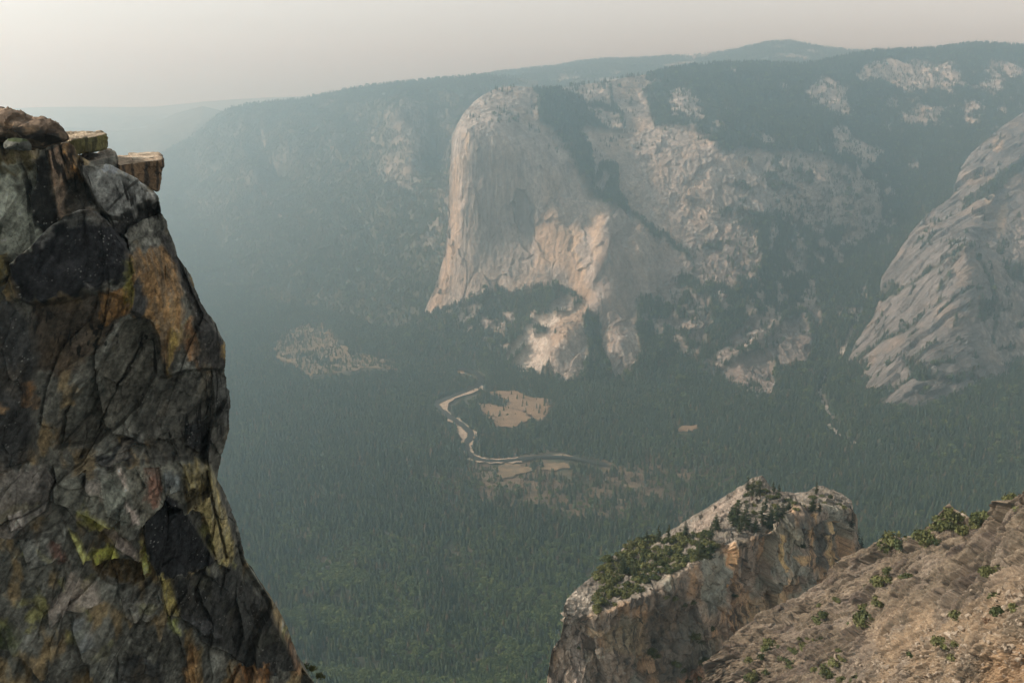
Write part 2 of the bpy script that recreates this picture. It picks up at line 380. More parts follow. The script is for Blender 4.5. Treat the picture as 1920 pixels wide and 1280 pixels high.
# relief
nrm = normals(P0)
fa, _, rc = facets(P0, (150, 150, 420), 11, .9, .5); fb, fe, rcb = facets(P0, (52, 52, 170), 12, .9, .5, .1); fc, fe3, rcc = facets(P0, (20, 20, 50), 13, .9, .5, .1)
flute = ridged(P0, (34, 34, 620), 4, 60)
sheer = inside(px, py, [(780,150),(1180,150),(1120,330),(1130,400),(1180,470),(1200,600),(780,600)], 30)
disp = face * ((24 - 13 * sheer) * fa + (5 - 3 * sheer) * fb + (1.6 - .8 * sheer) * fc + (3.5 - .8 * sheer) * flute)
slab = rock * (1 - face)
fs, fse, _ = facets(P0, (46, 46, 20), 17, .9, .3, .2)
disp += slab * (3 * fs + 2.5 * fb + 3 * fbm(P0, 25, 4, 71)) + (1 - rock) * 22 * ridged(P0, (260, 260, 700), 4, 21) * sstep(0, 25, py - ytop[None]) * sstep(0, 25, ybot[None] - py)
# the broken lower shoulder at right is rougher
rough = inside(px, py, [(1330,420),(1445,330),(1640,300),(1650,450),(1420,620),(1250,640),(1240,560)], 40)
disp += rough * rock * (4.5 * ridged(P0, (60, 60, 260), 4, 91) + 12 * facets(P0, (95, 95, 150), 93, 1., .2)[0] + 1.5 * fc)
STEP = [([(965,352),(985,355),(1000,400),(1005,440),(998,480),(975,455),(965,420),(955,385)], -16, 3),([(1125,430),(1150,395),(1175,410),(1140,470),(1115,540),(1110,480)], 14, 4),
        ([(1000,395),(1050,392),(1075,440),(1060,520),(1010,520)], 7, 5),([(1075,420),(1095,400),(1100,480),(1080,500)], 8, 2)]
for p_, d_, s_ in STEP: disp += d_ * inside(wx, wy, p_, s_)
edge = sstep(0, 6, py - ytop[None])
P = P0 + nrm * (disp * (.25 + .75 * edge) * sstep(-4, 12, ybot[None] - py))[..., None]
# colours of the rock itself
c = np.broadcast_to(np.array(G_ROCK), P.shape).copy()
v1 = fbm(P0, (90, 90, 240), 4, 101); v2 = fbm(P0, (9, 9, 190), 3, 105); v3 = fbm(P0, (30, 30, 60), 4, 109)
c *= (1 + .20 * v1 + .14 * v3 + .10 * (rcc[..., :1][..., 0] - .5) + .14 * (rcb[..., 0] - .5))[..., None]
c = mixc(c, G_WARM, .38 * sstep(-.05, .5, fbm(P0, (150, 150, 260), 4, 121)))
c = mixc(c, G_GREY, face * .7 * sstep(.05, .45, v2)); c = mixc(c, (.12,.115,.105), face * .6 * sstep(.1, .4, fbm(P0, (7, 7, 120), 4, 107)) * sstep(-.3, .3, v1))
c = mixc(c, G_PALE, face * .6 * sstep(.15, .6, fbm(P0, (12, 12, 170), 3, 131)))
PAT = [([(1005,430),(1040,400),(1075,430),(1085,500),(1115,560),(1100,585),(1075,550),(1050,500),(1010,500)], G_WARM, .75, 10),
       ([(1065,430),(1085,420),(1095,450),(1080,470),(1095,510),(1085,515),(1070,460)], G_TAN, .8, 5),
       ([(1110,395),(1140,390),(1130,430),(1125,480),(1112,490),(1105,440)], G_TAN, .6, 6),
       ([(868,245),(885,250),(885,275),(870,285)], G_TAN, .8, 5),([(795,585),(820,530),(845,440),(850,300),(865,300),(860,430),(850,520),(830,580)], G_WARM, .7, 8),
       ([(955,380),(965,350),(985,360),(1002,400),(1000,470),(985,440),(968,430)], (0.136,0.136,0.129), .7, 4),
       ([(900,300),(960,290),(960,420),(930,530),(880,540),(880,420)], G_GREY, .45, 25),
       ([(1115,480),(1180,420),(1200,540),(1180,640),(1130,600)], (0.204,0.177,0.156), .5, 15),
       ([(1040,590),(1100,572),(1110,590),(1070,640),(1030,650)], G_WARM, .7, 8),([(1330,310),(1480,300),(1470,360),(1420,420),(1380,400)], (0.224,0.231,0.224), .5, 15),
       ([(1230,480),(1400,420),(1420,520),(1300,600),(1200,560)], (0.211,0.190,0.177), .6, 25),
       ([(1300,620),(1560,560),(1560,700),(1440,800),(1320,800)], (.17,.148,.132), .85, 10), ([(1378,300),(1402,296),(1408,318),(1380,315)], G_TAN, .6, 3)]
for p_, k_, s_, so in PAT: c = mixc(c, k_, s_ * inside(wx + 6 * v3, wy + 12 * v1, p_, so))
tal = sstep(.0, 1, inside(wx, wy, ROCK[5], 4) + inside(wx, wy, ROCK[6], 4) + inside(wx, wy, ROCK[7], 4))
c = mixc(c, (.45, .42, .36), np.maximum(tal, ck))
c = mixc(c, (.42, .385, .335), .6 * sp * (1 - sf))
# ledge shrubs and joints
ledge = sstep(.35, .6, fbm(P0, (50, 50, 14), 4, 141)) * rough * .8 + .5 * slab * sstep(.3, .6, fbm(P0, (22, 22, 9), 3, 151))
c = mixc(c, (.10, .11, .075), np.clip(ledge, 0, 1) * rock)
c = mixc(c, (.16, .15, .14), face * .55 * sstep(.06, .0, fe) + face * .3 * sstep(.05, 0, fe3))
ground = np.array(G_SOIL) * (1 + .3 * fbm(P0, 60, 3, 161))[..., None]
allrock = np.maximum(rock, sp * .97)
c = lerp(ground, c, allrock[..., None])
Pw = backwrap(P); cw = padwrap(c)
gridobj('mountainside', Pw, M_far, cw)['kind'] = 'structure'
tm = np.clip(1 - allrock, 0, 1); tm = np.where(allrock > .5, 0, tm) 
tm = tm + .13 * sp + slab * .16 * sstep(-.1, .5, nz) + rock * rough * .12 * sstep(-.2, .3, nz2) - tal * 1.
TREES.append(('B', scatter_grid(P, np.clip(tm, 0, 1), 150, 11)))
TREES.append(('B', P[-1][np.random.default_rng(5).integers(400, P.shape[1], 330)] ))

# ---- the far valley side at left
A_top = [(-100,470),(100,400),(200,350),(260,312),(309,284),(359,257),(399,222),(431,202),(478,194),(521,189),(557,187),(600,178),(650,168),(700,160),(750,155),(800,150),(850,146),(900,141),(950,143),(1010,152)]
A_foot = [(-100,560),(430,566),(600,592),(700,625),(760,640),(1010,660)]
ctl = dens(fl(A_foot), 80) + dens([(-100,470,6400),(200,350,7200),(309,284,7600),(399,222,7300),(431,202,7000),(557,187,6700),(700,160,6500),(800,150,6400),(900,141,6300),(1010,152,6200)], 70)
ctl += [(560,300,6050),(450,400,5900),(620,400,5600),(700,230,6050),(690,300,5750),(750,215,5650),(775,300,5500),(780,370,5420),(720,370,5500),(815,300,5650),(820,210,5800),(850,250,5650),(810,450,5000),(800,490,4900),(700,480,5250),(780,560,4650),(860,420,5000),(350,400,6500),(560,500,5300)]
ctl += [(500,260,6500),(480,330,6100),(530,340,6250),(600,240,6250),(640,330,5750),(400,320,6800),(420,480,5800)]
ctl = [(x, y, v * (1 + .16 * float(sstep(5000, 6000, v)))) for x, y, v in ctl]
xs = np.linspace(-100, 1010, 800); ytop = np.interp(xs, *zip(*A_top)); ybot = np.interp(xs, *zip(*A_foot)) + 3
px, py = colgrid(xs, 360, ytop, ybot)
P0 = pt(px, py, rbf(ctl, px, py)); w1 = fbm(P0, 260, 4, 205); w2 = fbm(P0, 260, 4, 209)
AR = [([(740,200),(770,185),(792,195),(790,240),(782,300),(788,372),(760,372),(735,345),(705,330),(712,290),(735,290),(738,240)], .95),([(690,250),(725,245),(730,290),(700,285)], .8),
      ([(795,470),(805,430),(830,420),(840,470),(815,480)], .9),([(822,230),(850,225),(850,420),(820,430),(826,330)], .9),([(620,255),(650,270),(640,310),(610,290)], .5),([(800,196),(850,190),(860,225),(820,215)], .7),
      ([(460,330),(520,290),(560,280),(500,380),(470,400)], .45),([(380,400),(450,350),(440,380),(390,420)], .35),([(590,200),(640,195),(640,210),(600,215)], .5),([(330,470),(420,480),(430,490),(330,478)], .5),([(360,300),(420,330),(400,350),(350,320)],.4)]
rock = np.zeros(px.shape)
for p_, a_ in AR: rock = np.maximum(rock, .6 * a_ * inside(px + 14 * w1, py + 14 * w2, p_, 10) * (.55 + .45 * sstep(-.3, .3, fbm(P0, (45, 45, 200), 4, 213))))
rock = np.maximum(rock, .8 * sstep(.55, .8, fbm(P0, (160, 160, 320), 4, 231)) * sstep(160, 240, py) * sstep(560, 420, py))
fa, _, rc = facets(P0, (130, 130, 360), 211, .9, .5)
P = P0 + normals(P0) * (rock * 26 * fa + (1 - rock) * 40 * ridged(P0, (420, 420, 1500), 4, 221) * sstep(0, 40, py - ytop[None]) * sstep(0, 40, ybot[None] - py))[..., None]
c = np.broadcast_to(np.array(G_ROCK), P.shape) * (1 + .2 * fbm(P0, (60, 60, 200), 4, 241))[..., None]
c = lerp(np.array(G_SOIL) * 1.1 * (1 + .3 * fbm(P0, 80, 3, 244))[..., None], c, rock[..., None])
gridobj('forested_hills', backwrap(P), M_far, padwrap(c))['kind'] = 'structure'
TREES.append(('A', scatter_grid(P, np.clip(1 - 1.3 * rock, 0, 1) * sstep(1000, 900, px), 70, 12)))
TREES.append(('A', P[-1][np.random.default_rng(6).integers(150, P.shape[1] - 60, 300)]))

# ---- the rounded hill on the skyline and the faint ridges beyond
def ridge(name, top, foot, Yt, Yf, cols, seed, n=420, rows=110, rocky=0.):
    xs = np.linspace(top[0][0], top[-1][0], n); yt = np.interp(xs, *zip(*top)); yb = np.interp(xs, *zip(*foot))
    px, py = colgrid(xs, rows, yt, yb); t = (yb[None] - py) / (yb - yt)[None]
    P = pt(px, py, Yf + (Yt - Yf) * t); amp = Yt * .004
    P = P + normals(P) * (amp * ridged(P, Yt * .06, 4, seed) * sstep(0, .3, 1 - t))[..., None]
    rk = rocky * sstep(.25, .6, fbm(P, (420, 420, 120), 4, seed + 7))
    c = lerp(np.array(G_SOIL) * 1.1, np.array(G_ROCK), rk[..., None])
    gridobj(name, backwrap(P, 6, Yt * .03), M_far, padwrap(c))['kind'] = 'structure'
    return P, rk
Ph, rk = ridge('rounded_hill', [(860,150),(900,141),(950,133),(1000,128),(1040,124),(1090,115),(1130,111),(1200,109),(1300,104),(1360,97),(1400,88),(1440,79),(1480,77),(1520,84),(1560,91),(1600,95),(1660,97),(1740,102)],
      [(860,200),(1740,200)], 9500, 6900, None, 301, rocky=.7)
TREES.append(('A', scatter_grid(Ph, np.clip(1 - 1.3 * rk, 0, 1), 45, 13)))
TREES.append(('A', Ph[-1][np.random.default_rng(8).integers(0, Ph.shape[1], 320)]))
ridge('hazy_ridge', [(-150,215),(0,204),(80,201),(160,200),(240,201),(290,200),(330,196),(380,191),(430,187),(500,183),(560,181),(640,184),(760,190)], [(-150,330),(760,300)], 15500, 9500, None, 311, n=260)
ridge('hazy_hills', [(-150,250),(0,240),(120,238),(220,246),(270,240),(330,212),(380,199),(410,206),(450,222),(520,240)], [(-150,400),(520,330)], 11500, 8200, None, 321, n=260)

# ---- the right hand rock massif
C_top = [(1552,750),(1560,738),(1574,702),(1592,672),(1606,640),(1625,612),(1640,592),(1652,560),(1655,545),(1660,520),(1675,492),(1690,470),(1700,448),(1716,428),(1740,402),(1765,383),(1785,368),(1793,340),(1800,318),(1812,298),(1835,275),(1855,258),(1880,238),(1920,210),(2000,150)]
C_foot = [(1560,764),(1600,798),(1640,818),(1690,850),(1760,868),(1830,872),(1920,875),(2000,885)]
ctl = dens(fl(C_foot), 50) + dens([(1560,746,3500),(1580,702,3640),(1610,640,3760),(1652,560,3900),(1660,520,3960),(1716,428,4120),(1785,368,4300),(1800,318,4420),(1855,258,4520),(1920,210,4650),(2000,150,4800)], 40)
ctl += dens([(1652,562,3860),(1700,535,3790),(1760,500,3730),(1808,468,3700),(1822,470,3700)], 30)    # long diagonal ledge
ctl += [(1825,480,3690),(1840,560,3560),(1790,600,3480),(1740,650,3400),(1700,700,3300),(1640,700,3450),(1700,600,3640),(1750,570,3600)]
ctl += [(1900,600,3620),(1880,680,3450),(1860,760,3230),(1900,780,3150),(1760,760,3180),(1820,700,3330),(1920,700,3440)]
ctl += [(1780,430,4020),(1830,400,4050),(1850,450,3950),(1900,450,4000),(1850,350,4210),(1900,320,4310),(1860,300,4400),(1800,372,4260),(1850,330,4330),(1920,300,4380)]
xs = np.unique(np.concatenate([np.linspace(1552, 1800, 420), np.linspace(1800, 2000, 260)])); ytop = np.interp(xs, *zip(*C_top)); ybot = np.interp(xs, *zip(*C_foot)) + 4
ytop = ytop + 2.2 * perlin(xs / 9, xs * 0, xs * 0, 4) + 1.2 * perlin(xs / 3.5, xs * 0, xs * 0, 5)
px, py = colgrid(xs, 520, ytop, ybot)
P0 = pt(px, py, rbf(ctl, px, py))
w1 = fbm(P0, 200, 4, 405); w2 = fbm(P0, 200, 4, 409)
wx, wy = px + 7 * w1, py + 7 * w2
veg = np.zeros(px.shape)
VEG = [[(1830,780),(1850,758),(1880,745),(1895,770),(1890,810),(1900,860),(1830,860)],[(1560,752),(1600,774),(1640,788),(1700,820),(1750,836),(1700,900),(1560,800)],[(1650,555),(1670,535),(1690,530),(1690,550),(1660,570)],
       [(1800,372),(1850,345),(1920,300),(1920,320),(1850,372),(1810,395)],[(1835,560),(1870,560),(1860,590),(1830,600)],[(1690,670),(1740,690),(1760,720),(1720,720)],[(1880,500),(1920,510),(1920,530),(1890,520)]]
for p_ in VEG: veg = np.maximum(veg, inside(wx, wy, p_, 5))
Qv = basis(P0, px, py, (1640, 700), (1790, 550)); veg = np.maximum(veg, sstep(.38, .6, fbm(Qv, (160, 28, 60), 4, 421)) * .85)
for ln in ([(1655,560),(1700,536),(1760,503),(1806,470)],[(1600,690),(1660,640),(1720,600),(1770,560)],[(1830,480),(1850,520),(1870,570),(1860,640)],[(1640,760),(1720,700),(1790,680)]): veg = np.maximum(veg, .8 * sstep(5, 2, sdline(wx, wy, ln)))
# strata run from lower left to upper right: rotate the noise space about the view axis
def rot_xz(P, a):
    ca, sa = math.cos(a), math.sin(a); Q = P.copy(); Q[..., 0] = ca * P[..., 0] + sa * P[..., 2]; Q[..., 2] = -sa * P[..., 0] + ca * P[..., 2]; return Q
Q = basis(P0, px, py, (1640, 700), (1790, 550))
fa, ea, _ = facets(Q, (320, 80, 170), 431, .9, .4, .08); fb, eb, rcb = facets(Q, (90, 28, 60), 432, .9, .4, .15); fc, ec, rcc = facets(P0, (26, 26, 40), 433, .9, .4, .15)
right = inside(px, py, [(1850,440),(2000,350),(2000,900),(1880,760),(1840,640)], 25)
face = 1 - veg
disp = face * ((1 - right) * (20 * fa + 2.5 * fb) + right * 6 * ridged(P0, (34, 34, 260), 3, 441) + 1.8 * fc + 1.5 * ridged(Q, (120, 15, 40), 4, 445)) + veg * 6 * fbm(P0, 60, 4, 451)
P = P0 + normals(P0) * (disp * (.2 + .8 * sstep(0, 8, py - ytop[None])))[..., None]
c = np.broadcast_to(np.array((.150, .148, .142)), P.shape) * (1 + .2 * w1 + .25 * (rcb[..., 0] - .5) + .22 * (rcc[..., 0] - .5) + .15 * fbm(Q, (90, 9, 40), 4, 461))[..., None]
c = mixc(c, G_PALE, .6 * right * sstep(-.2, .5, fbm(P0, (14, 14, 150), 4, 471)))
c = mixc(c, G_WARM, .25 * sstep(.1, .5, fbm(P0, 140, 3, 475)))
for p_, k_ in [([(1880,380),(1893,375),(1890,420),(1870,450),(1868,430)], G_TAN),([(1845,385),(1860,370),(1850,400)], G_TAN),([(1860,265),(1880,255),(1875,290),(1858,290)], G_TAN)]: c = mixc(c, k_, .7 * inside(wx, wy, p_, 4))
c = mixc(c, (.13, .125, .12), .5 * face * sstep(.08, 0, eb) + .3 * face * sstep(.05, 0, ec))
c = lerp(c, np.array(G_SOIL), veg[..., None])
gridobj('rock_massif', backwrap(P, 6, 60, .6, .62), M_far, padwrap(c))['kind'] = 'structure'
TREES.append(('B', scatter_grid(P, np.clip(veg, 0, 1), 90, 14)))

# ================================================================== VALLEY FLOOR
gx = np.arange(-3600, 3600.1, 10.); gy = np.arange(900, 6400.1, 10.)
X, Yg = np.meshgrid(gx, gy)
hump = np.maximum(0, 1650 - Yg) * .35 + 60 * np.exp(-((Yg - 1500) / 350.) ** 2) * sstep(400, -900, X)
P = np.stack([X, Yg, FLOOR + hump + 1.5 * fbm(np.stack([X, Yg, X * 0], -1), 300, 4, 501) * 2], -1)
qx, qy = pix(P)
fz = np.stack([X, Yg, X * 0], -1)
c = np.array((.060, .062, .040)) * (1 + .35 * fbm(fz, 120, 4, 511))[..., None]
brown = sstep(-.1, .5, fbm(fz, 150, 4, 515) + inside(qx, qy, [(780,870),(930,860),(1100,870),(1320,850),(1350,900),(1250,1000),(1150,960),(930,960),(760,900)], 60) * .8 - .3)
c = mixc(c, (.17, .125, .085), .75 * brown)
patch = sstep(.45, .6, fbm(fz, (70, 70, 70), 4, 519)); c = mixc(c, (.26, .21, .14), .5 * patch * brown)
gridobj('valley_floor', P, M_floor, c, flip=False)['kind'] = 'structure'
FLP, FLQ = P, (qx, qy)
def sheet(name, poly, dz, mat, col, seed, kind='structure', rag=14.):
    """ground cover outlined on the valley floor, with an irregular edge"""
    W = [pt(x, y, yfloor(y))[:2] for x, y in poly]; o = []
    for a, b in zip(W, W[1:] + W[:1]):
        n = max(1, int(np.linalg.norm(b - a) / 2.5)); o += [a + (b - a) * k / n for k in range(n)]
    o = np.array(o); nz_ = fbm(np.concatenate([o, o[:, :1] * 0], 1), 50, 5, seed, gain=.7)
    ce = o.mean(0); dd = o - ce; dd /= np.linalg.norm(dd, axis=1)[:, None]
    o = o + dd * nz_[:, None] * rag
    import bmesh
    bm = bmesh.new(); vs = [bm.verts.new((x, y, FLOOR + dz)) for x, y in o]; f = bm.faces.new(vs)
    if f.normal.z < 0: f.normal_flip()
    bmesh.ops.triangulate(bm, faces=[f]); bmesh.ops.subdivide_edges(bm, edges=bm.edges[:], cuts=1)
    me = bpy.data.meshes.new(name); bm.to_mesh(me); bm.free(); me.materials.append(mat)
    o_ = link(bpy.data.objects.new(name, me)); o_['kind'] = kind; return o_
def ground_mat(name, a, b_, s=30):
    m, nt, b = new_mat(name); L = nt.links.new; tc = N(nt, 'ShaderNodeTexCoord'); n = N(nt, 'ShaderNodeTexNoise', Scale=1 / s, Detail=8., Roughness=.7)
    cr = N(nt, 'ShaderNodeValToRGB'); cr.color_ramp.elements[0].position = .35; cr.color_ramp.elements[1].position = .65
    cr.color_ramp.elements[0].color = (*a, 1); cr.color_ramp.elements[1].color = (*b_, 1)
    e = cr.color_ramp.elements.new(.30); e.color = (a[0] * .45, a[1] * .5, a[2] * .5, 1)
    L(tc.outputs['Object'], n.inputs['Vector']); L(n.outputs['Fac'], cr.inputs[0]); L(cr.outputs[0], b.inputs['Base Color']); b.inputs['Roughness'].default_value = .95
    return m
M_mead = ground_mat('dry_meadow', (.15, .105, .06), (.27, .19, .11), 30); M_mead2 = ground_mat('pale_meadow', (.09, .075, .045), (.25, .185, .105), 35)
M_sand = ground_mat('river_sand', (.30, .245, .175), (.46, .375, .275), 15); M_gran = ground_mat('gravel_stones', (.30, .27, .23), (.55, .50, .44), 8)
mw, nt, b = new_mat('river_water'); b.inputs['Base Color'].default_value = (.018, .024, .02, 1); b.inputs['Roughness'].default_value = .3; b.inputs['Specular IOR Level'].default_value = .3
MEADOWS = [
 ('meadow', [(512,655),(522,632),(545,618),(580,608),(610,606),(625,625),(640,648),(672,662),(705,672),(742,680),(748,695),(715,692),(690,690),(650,698),(610,702),(585,708),(562,692),(540,678),(520,672)], M_mead2),
 ('meadow', [(905,735),(968,734),(975,738),(992,747),(1030,749),(1029,769),(1015,790),(995,784),(978,771),(948,765),(946,748),(925,742)], M_mead),
 ('meadow', [(898,758),(948,764),(982,772),(1000,786),(960,802),(931,801),(908,782)], M_mead), ('meadow', [(1269,806),(1280,800),(1310,797),(1306,806),(1290,810),(1272,812)], M_mead),
 ('meadow', [(930,880),(948,870),(1000,880),(990,888),(960,896),(934,900)], M_mead2), ('meadow', [(1010,872),(1060,868),(1075,878),(1040,884),(1012,882)], M_mead2),
 ('meadow', [(575,612),(590,605),(600,612),(590,618)], M_mead2), ('meadow', [(862,694),(872,696),(872,702),(860,700)], M_mead),
 ('meadow', [(895,724),(905,722),(906,732),(897,732)], M_sand)]
RIV = [(1140,874),(1110,868),(1072,861),(1045,858),(1010,859),(975,864),(948,867),(921,867),(894,864),(878,854),(872,838),(880,826),(884,815),(871,803),(851,789),(837,779),(820,766),(816,757),(837,750),(861,740),(888,730),(903,718),(901,708),(885,698),(861,692)]
def ribbon(line, w, jit=0, seed=0):
    Wp = np.array([pt(x, y, yfloor(y))[:2] for x, y in line]); o = [Wp[0]]
    for a, b_ in zip(Wp[:-1], Wp[1:]):
        for k in (1, 2, 3): o.append(a + (b_ - a) * k / 3)
    o = np.array(o); o[1:-1] = (o[:-2] + 2 * o[1:-1] + o[2:]) / 4
    t = np.gradient(o, axis=0); t /= np.linalg.norm(t, axis=1)[:, None]; nn = np.stack([-t[:, 1], t[:, 0]], 1)
    r = np.random.default_rng(seed); ww = w * (1 + jit * (r.random(len(o)) - .5))
    return o + nn * ww[:, None], o - nn * ww[:, None]
def ribbon_obj(name, line, w, dz, mat, jit=0, seed=0):
    a, b_ = ribbon(line, w, jit, seed); V = []; Fq = []
    for p_, q_ in zip(a, b_): V += [(p_[0], p_[1], FLOOR + dz), (q_[0], q_[1], FLOOR + dz)]
    for k in range(len(a) - 1): Fq.append((2 * k, 2 * k + 1, 2 * k + 3, 2 * k + 2))
    o = link(bpy.data.objects.new(name, mesh_np(name, V, Fq, mat))); o['kind'] = 'structure'; return o
ribbon_obj('river', RIV, 11, 6.0, mw, .6, 3)
ribbon_obj('sandbar', RIV[5:17], 16, 5.3, M_sand, 1.3, 4)
SANDS = [[(820,762),(845,748),(861,741),(888,731),(902,731),(884,740),(868,744),(857,748),(842,757),(839,769),(832,774),(823,769)], [(852,800),(868,806),(881,819),(883,828),(871,829),(859,815)],
         [(876,833),(884,829),(881,843),(890,856),(918,863),(895,861),(879,850)], [(921,863),(975,861),(1015,857),(1052,854),(1075,858),(1040,856),(1010,858),(975,863),(925,866)]]
for i, s_ in enumerate(SANDS): sheet('sandbar', s_, 5.0, M_sand if i < 4 else M_gran, None, 600 + i, rag=7)
for i, (n_, s_, m_) in enumerate(MEADOWS): sheet(n_, s_, 3.6, m_, None, 620 + i)
CREEK = [(1548,716),(1540,732),(1534,748),(1545,765),(1552,785),(1566,800),(1582,812),(1600,826),(1622,842)]
ribbon_obj('creek_bed', CREEK, 24, 5.2, M_gran, 1.2, 7)
ribbon_obj('footpath', [(640,690),(700,684),(745,690),(800,700),(850,700)], 4, 5.4, M_gran, .3, 8)
# where no tree stands
clear = np.zeros(qx.shape)
dxm = 6 * fbm(fz, 60, 3, 531); 
for _, s_, _m in MEADOWS:
    for sh in (0, 4, 8): clear = np.maximum(clear, inside(qx + dxm, qy - sh, s_, 1.5))
for s_ in SANDS:
    for sh in (0, 5, 10, 14): clear = np.maximum(clear, inside(qx, qy - sh, s_, 2))
clear = np.maximum(clear, .98 * np.maximum(sstep(9, 5, sdline(qx, qy, RIV)), sstep(8, 4, sdline(qx, qy - 7, RIV)))); clear = np.maximum(clear, .95 * np.maximum(sstep(9, 5, sdline(qx, qy, CREEK)), np.maximum(sstep(8, 4, sdline(qx, qy - 8, CREEK)), sstep(8, 4, sdline(qx, qy - 14, CREEK)))))
gap = sstep(.15, .5, fbm(fz, 45, 4, 541)); mm = inside(qx, qy, MEADOWS[0][1], 3); clear = clear * (1 - mm * (.30 + .7 * gap)) ; mm = inside(qx, qy, [(905,735),(975,738),(1030,749),(1015,790),(911,799),(900,765)], 3); clear = clear * (1 - mm * (.04 + .22 * sstep(.35, .6, fbm(fz, 40, 4, 545))))
tmask = (1 - clear) * (1 - .5 * sstep(.3, .9, inside(qx, qy, [(860,868),(1000,880),(1120,880),(1300,860),(1330,900),(1180,960),(1150,985),(960,965),(880,910)], 25) + .35 * fbm(fz, 90, 4, 557))) * (.5 + .5 * sstep(-.55, .1, fbm(fz, 90, 4, 551))) * (1 - .35 * patch * brown)
# shadowed by meadows' near edge: trees would hide the clearings, keep a strip open in front
vis = (qx > -60) & (qx < 1990) & (qy > 540) & (qy < 1420)
TREES.append(('F', scatter_grid(P, tmask * vis, 165, 15)))
# ================================================================== TREES OF THE VALLEY AND THE PLATEAU
def conifer_lp(name, seed, lv=7, sp=7, h=1., w=.17, bare=.12, mat=None):
    """conifer of unit height: trunk and tiers of ragged drooping boughs"""
    r = random.Random(seed); V = []; Fc = []; mi = []
    def tri(a, b, c, m): n = len(V); V.extend([a, b, c]); Fc.append((n, n + 1, n + 2)); mi.append(m)
    for k in range(4):
        a0, a1 = k * math.pi / 2, (k + 1) * math.pi / 2; q = .016
        tri((q * math.cos(a0), q * math.sin(a0), -.05), (q * math.cos(a1), q * math.sin(a1), -.05), (0, 0, h * .95), 1)
    for i in range(lv):
        t = i / lv; z = bare + (1 - bare) * t; rad = w * (1 - t) ** .8 * r.uniform(.8, 1.15) + .015; off = r.random() * 6
        for k in range(sp):
            a = off + (k + r.uniform(-.3, .3)) * 2 * math.pi / sp; rr = rad * r.uniform(.6, 1.25); da = r.uniform(.35, .6)
            zt = z + (1 - bare) / lv * r.uniform(1.0, 1.7); zb = z - rad * r.uniform(.05, .45)
            tri((0, 0, min(zt, h)), (rr * math.cos(a - da), rr * math.sin(a - da), zb), (rr * 1.1 * math.cos(a + da * .4), rr * 1.1 * math.sin(a + da * .4), zb - .02), 0)
    return V, Fc, mi
def broad_lp(seed, n=70):
    r = random.Random(seed); V = []; Fc = []; mi = []
    for k in range(4):
        a0, a1 = k * math.pi / 2, (k + 1) * math.pi / 2; q = .03
        m = len(V); V += [(q * math.cos(a0), q * math.sin(a0), -.05), (q * math.cos(a1), q * math.sin(a1), -.05), (0, 0, .6)]; Fc.append((m, m + 1, m + 2)); mi.append(1)
    for i in range(n):
        th = r.random() * 6.28; ph = math.acos(r.uniform(-.6, 1)); rr = r.uniform(.6, 1.)
        c = Vector((.36 * rr * math.sin(ph) * math.cos(th), .36 * rr * math.sin(ph) * math.sin(th), .58 + .36 * rr * math.cos(ph)))
        s = r.uniform(.07, .13); a = Vector((r.uniform(-1, 1), r.uniform(-1, 1), r.uniform(-.6, .6))).normalized(); b_ = a.cross(Vector((r.uniform(-1, 1), r.uniform(-1, 1), r.uniform(-1, 1)))).normalized()
        m = len(V); V += [tuple(c + a * s), tuple(c - a * s * .6 + b_ * s), tuple(c - a * s * .5 - b_ * s)]; Fc.append((m, m + 1, m + 2)); mi.append(0)
    return V, Fc, mi
protos = bpy.data.collections.new('tree_kinds')
def proto(i, data, mats, scale=1.0):
    V, Fc, mi = data
    me = mesh_np('kind_%d' % i, V, Fc, mats, smooth=False, fmat=mi)
    o = bpy.data.objects.new('kind_%02d' % i, me); protos.objects.link(o); return o
k_ = 0
for s_ in range(4): proto(k_, conifer_lp('c', s_, 8, 7, w=[.20, .15, .24, .18][s_], bare=[.1, .2, .05, .28][s_]), [M_conif, M_bark]); k_ += 1
for s_ in range(2): proto(k_, broad_lp(s_ + 20, 110), [M_broad, M_bark]); k_ += 1
for s_ in range(2): proto(k_, conifer_lp('s', 40 + s_, 6, 4, w=.08, bare=.3), [M_snag, M_bark]); k_ += 1
def inst_group():
    ng = bpy.data.node_groups.new('scatter_trees', 'GeometryNodeTree')
    ng.interface.new_socket('Geometry', in_out='INPUT', socket_type='NodeSocketGeometry'); ng.interface.new_socket('Geometry', in_out='OUTPUT', socket_type='NodeSocketGeometry')
    n = ng.nodes; L = ng.links.new; gi = n.new('NodeGroupInput'); go = n.new('NodeGroupOutput')
    m2p = n.new('GeometryNodeMeshToPoints'); ip = n.new('GeometryNodeInstanceOnPoints'); ci = n.new('GeometryNodeCollectionInfo')
    ci.inputs['Collection'].default_value = protos; ci.inputs['Separate Children'].default_value = True; ci.inputs['Reset Children'].default_value = True
    ip.inputs['Pick Instance'].default_value = True
    def at(nm, ty): a = n.new('GeometryNodeInputNamedAttribute'); a.data_type = ty; a.inputs['Name'].default_value = nm; return a
    L(gi.outputs[0], m2p.inputs[0]); L(m2p.outputs[0], ip.inputs['Points']); L(ci.outputs[0], ip.inputs['Instance'])
    a = at('kind', 'INT'); L(a.outputs[0], ip.inputs['Instance Index'])
    a = at('rot', 'FLOAT_VECTOR'); L(a.outputs[0], ip.inputs['Rotation'])
    a = at('size', 'FLOAT_VECTOR'); L(a.outputs[0], ip.inputs['Scale'])
    L(ip.outputs[0], go.inputs[0]); return ng
NG = inst_group()
